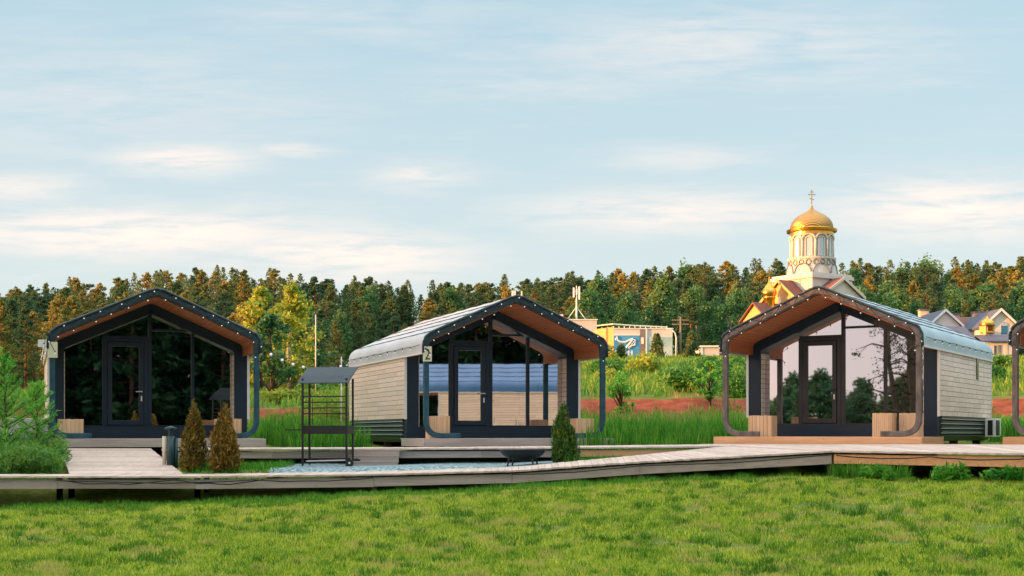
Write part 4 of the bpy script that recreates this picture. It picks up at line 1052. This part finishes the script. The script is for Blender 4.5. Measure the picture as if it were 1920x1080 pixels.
def chimney(root, b, Zf, xc, px0, px1, y, top, bot, m, k):
    x0, x1 = (px0 - 960) / FPX * (root.location.y) - xc, (px1 - 960) / FPX * root.location.y - xc
    o = MB().box(x0, x1, y, y + .9, Zf(bot) - b, Zf(top) - b).build('chimney', m, root)
    MB().box(x0 - .1, x1 + .1, y - .1, y + 1.0, Zf(top) - b, Zf(top) - b + .15).build('chimney_cap', 'stone_dark', o)
r, b, k, hw, Zf = house(1722, 1768, 160, 7, 605, 592, 660, 'small white house with tall beige chimney, left end of the house row', 'plaster', 'roof_slate', False); chimney(r, b, Zf, r.location.x, 1737, 1754, 2.4, 579, 604, 'cream', k)
r, b, k, hw, Zf = house(1744, 1800, 154, 8, 610, 583, 660, 'white gabled house behind the roof end of the air conditioned cabin', 'plaster_grey', 'roof_slate')
r, b, k, hw, Zf = house(1775, 1862, 156, 9, 622, 589, 660, 'long house with brown tiled roof and two pink chimneys', 'plaster_pink', 'roof_brown', False); chimney(r, b, Zf, r.location.x, 1786, 1808, 1.5, 588, 606, 'plaster_pink', k); chimney(r, b, Zf, r.location.x, 1836, 1853, 1.5, 584, 604, 'plaster_pink', k)
r, b, k, hw, Zf = house(1752, 1824, 146, 7, 638, 608, 668, 'house with dark slate roof in front of the brown tiled one', 'plaster_grey', 'roof_slate', False)
r, b, k, hw, Zf = house(1846, 1906, 150, 9, 612, 582, 668, 'tall white gabled house with a blue arched window', 'plaster_grey', 'roof_slate')
xr = r.location.x
x0, x1 = P2(1877, 150) - xr, P2(1889, 150) - xr
arc = [(x0, Zf(626) - b), (x1, Zf(626) - b)] + [((x0 + x1) / 2 + (x1 - x0) / 2 * cos(t), Zf(611) - b + .4 * sin(t)) for t in np.linspace(0, pi, 9)]
w = MB().prism(arc, -.06, .02).build('window', 'blue_paint', r); MB().box(x0 + .05, x1 - .05, -.08, -.062, Zf(611) - b, Zf(606) - b).build('glass_pane', 'window_light', w)
r, b, k, hw, Zf = house(1846, 1900, 144, 4, 641, 626, 672, 'single storey white annex with slate roof in front of the tall gabled house', 'plaster', 'roof_slate', False)
for q0, q1, t_, m_ in ((1864, 1868, 648, 'dark_glass'), (1871, 1877, 647, 'stone_dark'), (1884, 1889, 646, 'cream')):
    MB().box(P2(q0, 144) - r.location.x, P2(q1, 144) - r.location.x, -.04, .02, 0, Zf(t_) - b).build('door', m_, r)
def golden_porch():
    Y = 147; X = P2(1851, Y); k = FPX / Y; z0 = G(X, Y); Z = lambda py: EYE + (812 - py) / k - z0
    r = empty('bell_turret', (X, Y, z0), R(20), 'small golden yellow arched turret with a cross between the brown and white houses', 'turret')
    MB().box(-.62, .62, -.5, .5, 0, Z(625)).build('turret_base', 'plaster_yellow', r)
    m = MB()
    for s in (-1, 1): m.box(*sorted((s * .62, s * .4)), -.5, .5, Z(625), Z(610))
    m.build('turret_posts', 'plaster_yellow', r)
    MB().lathe([(.8, Z(611)), (.85, Z(609)), (.78, Z(604)), (.5, Z(600)), (.15, Z(597)), (.05, Z(593))], n=16).build('turret_dome', 'gold', r, True)
    MB().lathe([(.6, Z(626)), (.75, Z(624)), (.6, Z(622))], n=16).build('turret_rim', 'gold', r, True)
    c = empty_cross(r, (0, 0, Z(593)), .8)
golden_porch()

# ------------------------------------------------------------------ buildings in the middle
def mural_building():
    Y = 136; k = FPX / Y; X0 = P2(1120, Y + 3); xb = P2(1190, Y); z0 = G(xb, Y); Z = lambda py: EYE + (812 - py) / k - z0
    r = empty('mural_building', (xb, Y, z0), 0, 'low flat roofed building with blue mural and a rail on its roof', 'building')
    x = lambda px: P2(px, Y) - xb
    MB().box(x(1150), x(1261), 0, 9, -1, Z(615)).build('wall', 'plaster_grey', r)
    # orange wing turned to the left
    p = [(x(1120), 3.2), (x(1150) - .004, 0.0), (x(1150) - .004, 9), (x(1120), 9)]
    MB().hexa([(a, b_, -1) for a, b_ in p], [(a, b_, Z(613)) for a, b_ in p]).build('wing_wall', 'brick_orange', r)
    q0, q1 = Vector((x(1140), 1.05, 0)), Vector((x(1143), .7, 0)); MB().beam((q0.x, q0.y, 0), (q0.x, q0.y, Z(613)), .3).build('pilaster', 'brick_orange', r)
    mu = MB().box(x(1151), x(1199), -.06, -.005, Z(680), Z(629)).build('mural', 'mural_blue', r)
    MB().box(x(1150.5), x(1199.5), -.09, -.002, Z(629), Z(627.6)).build('mural_border', 'white_paint', mu)
    def line(pts, rad): MB().tube([(x(a), -.09, Z(b_)) for a, b_ in pts], rad, 5).build('painted_line', 'white_paint', mu)
    line([(1154, 638), (1157, 632), (1158, 638), (1163, 641), (1172, 642), (1180, 638), (1187, 635)], .09)
    line([(1174, 652), (1180, 645), (1186, 637), (1191, 638), (1190, 647), (1184, 648), (1178, 653)], .10)
    line([(1181, 641), (1184, 646), (1189, 640)], .06)
    MB().box(x(1200), x(1209.5), -.1, .004, -1, Z(617)).build('stone_pier', 'stone_dark', r)
    MB().box(x(1202), x(1207), -.14, -.1, Z(645), Z(633)).build('sign_panel', 'white_paint', r)
    MB().box(x(1210.5), x(1213), -.12, .004, -1, Z(616)).build('pilaster', 'white_paint', r)
    MB().box(x(1213.5), x(1260), -.06, -.005, Z(680), Z(632)).build('mural', 'mural_teal', r)
    zt = Z(611); rail = [(x(1122), 3.0, Z(612) + .3), (x(1150), .3, Z(609) + .1), (x(1190), .3, Z(610)), (x(1252), .3, Z(613))]
    MB().tube(rail, .07, 5).build('roof_rail', 'rail_green', r)
    for px in range(1131, 1252, 10):
        yy = .3 if px > 1150 else .3 + (1150 - px) * .09
        MB().beam((x(px), yy, Z(617)), (x(px), yy, Z(611)), .07).build('rail_post', 'white_paint', r)
    MB().box(x(1150) + .02, x(1261) + .1, -.08, 9.1, Z(617), Z(615.5)).build('parapet', 'plaster_grey', r)
mural_building()
def white_block():
    Y = 150; k = FPX / Y; xb = P2(1085, Y); z0 = G(xb, Y); Z = lambda py: EYE + (812 - py) / k - z0; x = lambda px: P2(px, Y) - xb
    r = empty('pale_building', (xb, Y, z0), 0, 'plain pale flat roofed building carrying the antenna mast', 'building')
    MB().box(x(1040), x(1119), 0, 9, -1, Z(600)).build('wall', 'plaster', r)
    MB().box(x(1040) - .1, x(1119) + .1, -.12, 9.1, Z(600), Z(598.5)).build('parapet', 'white_paint', r)
    for q in (1125,): pass
    MB().box(x(1050), x(1058), 3, 4.2, Z(600), Z(585)).build('chimney', 'plaster', r)
    for px in (1064, 1080, 1096):
        w = MB().box(x(px), x(px + 7), -.05, .01, Z(660), Z(640)).build('window', 'dark_glass', r); MB().box(x(px) - .1, x(px + 7) + .1, -.1, .0, Z(661), Z(660)).build('sill', 'white_paint', w)
    X = P2(1081, Y + 4); m = empty('antenna_mast', (X, Y + 4, z0 + Z(598.5)), 0, 'white guyed antenna mast on the pale flat roof', 'antenna')
    H = 70 / k
    MB().tube([(0, 0, 0), (0, 0, H)], .10, 6, [.13, .06]).build('pole', 'metal_pale', m)
    for s in (-1, 1): MB().tube([(s * 1.3, 0, 0), (0, 0, H * .42)], .05, 5).build('strut', 'metal_pale', m)
    MB().tube([(0, 1.3, 0), (0, 0, H * .42)], .05, 5).build('strut', 'metal_pale', m)
    for dx, z0_, z1_ in ((-.33, .68, .95), (.30, .62, .98), (.0, .75, .92)): MB().box(dx - .1, dx + .1, -.12, .02, H * z0_, H * z1_).build('antenna_panel', 'white_paint', m)
    MB().beam((-.33, 0, H * .85), (.33, 0, H * .85), .06).build('crossbar', 'metal_pale', m)
white_block()
def garage(px0, px1, Y, top, label, wall):
    k = FPX / Y; xb = P2((px0 + px1) / 2, Y); z0 = G(xb, Y); hw = (px1 - px0) / 2 / k; zt = EYE + (812 - top) / k - z0
    r = empty('garage', (xb, Y, z0), 0, label, 'garage'); MB().box(-hw, hw, 0, 5, -1, zt).build('wall', wall, r)
    MB().box(-hw - .15, hw + .15, -.2, 5.2, zt, zt + .16).build('roof_slab', 'white_paint', r)
    for q in (.25, .42): MB().box(hw * q, hw * q + .35, -.04, .01, zt * .3, zt * .55).build('window', 'dark_glass', r)
    MB().box(-hw + .25, -hw + .4, -.05, .01, 0, zt).build('downpipe', 'white_paint', r)
garage(1310, 1372, 132, 651, 'low pale garage left of the brown arch', 'plaster_grey'); garage(1376, 1402, 136, 650, 'cream shed seen under the left side of the brown arch', 'plaster_yellow')
def street_lamp(px, Y, h, label):
    X = P2(px, Y); r = empty('street_lamp', (X, Y, G(X, Y)), 0, label, 'street lamp')
    MB().tube([(0, 0, -.2), (0, 0, h * .72), (-.12, 0, h * .88), (-.5, 0, h)], .08, 7, [.12, .08, .06, .05]).build('pole', 'metal_pale', r, True)
    MB().box(-.95, -.45, -.12, .12, h - .06, h + .10).build('lamp_head', 'white_paint', r, bevel=.03)
street_lamp(1268, 128, 2.9, 'curved street lamp right of the pale teal mural')
def utility_pole(px, Y, top, label, arms=True, m='wood_post', r0=.13):
    X = P2(px, Y); z0 = G(X, Y); h = EYE + (812 - top) * Y / FPX - z0; r = empty('utility_pole', (X, Y, z0), 0, label, 'utility pole')
    MB().tube([(0, 0, -.3), (0, 0, h)], r0, 7, [r0, r0 * .7]).build('pole', m, r, True)
    if arms:
        for q in (.93, .84): MB().beam((-.9, 0, h * q), (.9, 0, h * q), .1).build('crossarm', m, r)
    return r
utility_pole(1276, 140, 594, 'tall dark wooden pole with crossarms behind the street lamp')
utility_pole(592, 70, 590, 'thin pale pole beside the weeping birch', False, 'metal_pale', .035)
utility_pole(640, 46, 669, 'short thin pale post above the grill hood', False, 'metal_pale', .025)
# antennas behind the ridge of the cabin numbered 2
X = P2(968, 150); r = empty('antenna_cluster', (X, 150, G(X, 150)), 0, 'cluster of white antenna panels peeking over the peak of the cabin numbered 2', 'antenna')
hz = EYE + (812 - 545) * .06 - r.location.z
MB().tube([(0, 0, 0), (0, 0, hz - .6)], .12, 6).build('pole', 'metal_pale', r)
for dx, w, h0, h1 in ((-.4, .13, -.9, .0), (-.15, .1, -.75, .0), (.6, .08, -.75, -.05)): MB().box(dx - w, dx + w, -.1, .1, hz + h0, hz + h1).build('antenna_panel', 'white_paint', r)
MB().beam((-.5, 0, hz - .7), (.7, 0, hz - .7), .12).build('crossbar', 'metal_pale', r)
# white fence by the mural building
Xf = P2(1160, 131); r = empty('picket_fence', (Xf, 131, G(Xf, 131)), 0, 'low white fence below the blue mural', 'fence')
for i in range(9): MB().box(-1.3 + i * .32, -1.2 + i * .32, 0, .05, 0, .95).build('picket', 'white_paint', r)
for zz in (.3, .75): MB().box(-1.35, 1.4, .05, .09, zz, zz + .08).build('rail', 'white_paint', r)

# ------------------------------------------------------------------ what stands behind the camera: mirrored in the cabin glass, shades the wood
def backwood():
    lib = [make_leafy(10, .3, 4.2, 70, 60, .34, 'needle', bark='bark', name='leafy_tree'), make_pine(15, .5, 4.2, 110, 44, .36, 'needle_dark', bark='bark', name='pine_tree')]
    first = set()
    def put(p, x, y, s, lab, cat, g):
        o = p if id(p) not in first else copy_tree(p); first.add(id(p)); place(o, x, y, s, None, lab, cat, g)
    for i in range(84):      # dark wood behind to the right, mirrored by the teal cabins
        bear = R(112 + 66 * (i % 28 + random.random()) / 28); d = 80 + 9 * (i // 28) + random.uniform(-3, 3)
        put(lib[1], -4 + d * sin(bear), 36 + d * cos(bear), random.uniform(1.0, 1.25), 'tall dark pine mirrored in the glass of the teal cabins', 'pine tree', 'pines mirrored in the teal cabins')
    for i in range(60):      # lower line of trees mirrored in the brown cabin
        bear = R(-108 - 52 * (i % 30 + random.random()) / 30); d = 112 + 12 * (i // 30) + random.uniform(-5, 5)
        put(lib[0], 8 + d * sin(bear), 34 + d * cos(bear), random.uniform(.45, .85), 'leafy tree behind the camera, mirrored in the brown cabin', 'tree', 'trees mirrored in the brown cabin')
backwood()
def mirrored_tree(x, y, h, lab, seed):
    rr = random.Random(seed); root = empty('tall_tree', (0, 0, 0)); t = MB(); C = []
    for k in range(2):
        dx = (-1) ** k * .5; pts = [(0, 0, -.3), (dx * .3, 0, h * .3), (dx * 1.2, .2, h * .65), (dx * 1.5, 0, h)]; t.tube(pts, .2, 8, [.26, .2, .13, .03])
        for j in range(16):
            u = .15 + .8 * rr.random(); z = h * u; p = Vector((dx * 1.2 * min(1, u * 1.5), .1, z)); a = rr.random() * 6.28; ln = (1.1 - u) * 3.2 + .6
            q = p + Vector((cos(a), sin(a), .25)) * ln * .5; e = q + Vector((cos(a + .4), sin(a + .4), -.35)) * ln * .5
            t.tube([p, q, e], .03, 5, [.07, .035, .01])
            for w in range(3):
                f = q.lerp(e, rr.random()); g = f + Vector((rr.uniform(-.6, .6), rr.uniform(-.6, .6), -rr.uniform(.1, .8))); t.tube([f, g], .012, 4, [.018, .006]); C += [np.array(g) + rng.normal(size=3) * .15 for _ in range(18)]
    t.build('trunk', 'bark', root, True); npmesh('crown', leaves(np.array(C), .08, .4), 4, 'needle_dark', root); place(root, x, y, 1, seed, lab, 'tree')
mirrored_tree(-12.9, 12.0, 10, 'forked bare limbed tree mirrored in the right panes of the brown cabin', 1)
mirrored_tree(-16.5, 9.5, 8.5, 'sparse limbed tree mirrored above the door of the brown cabin', 2)
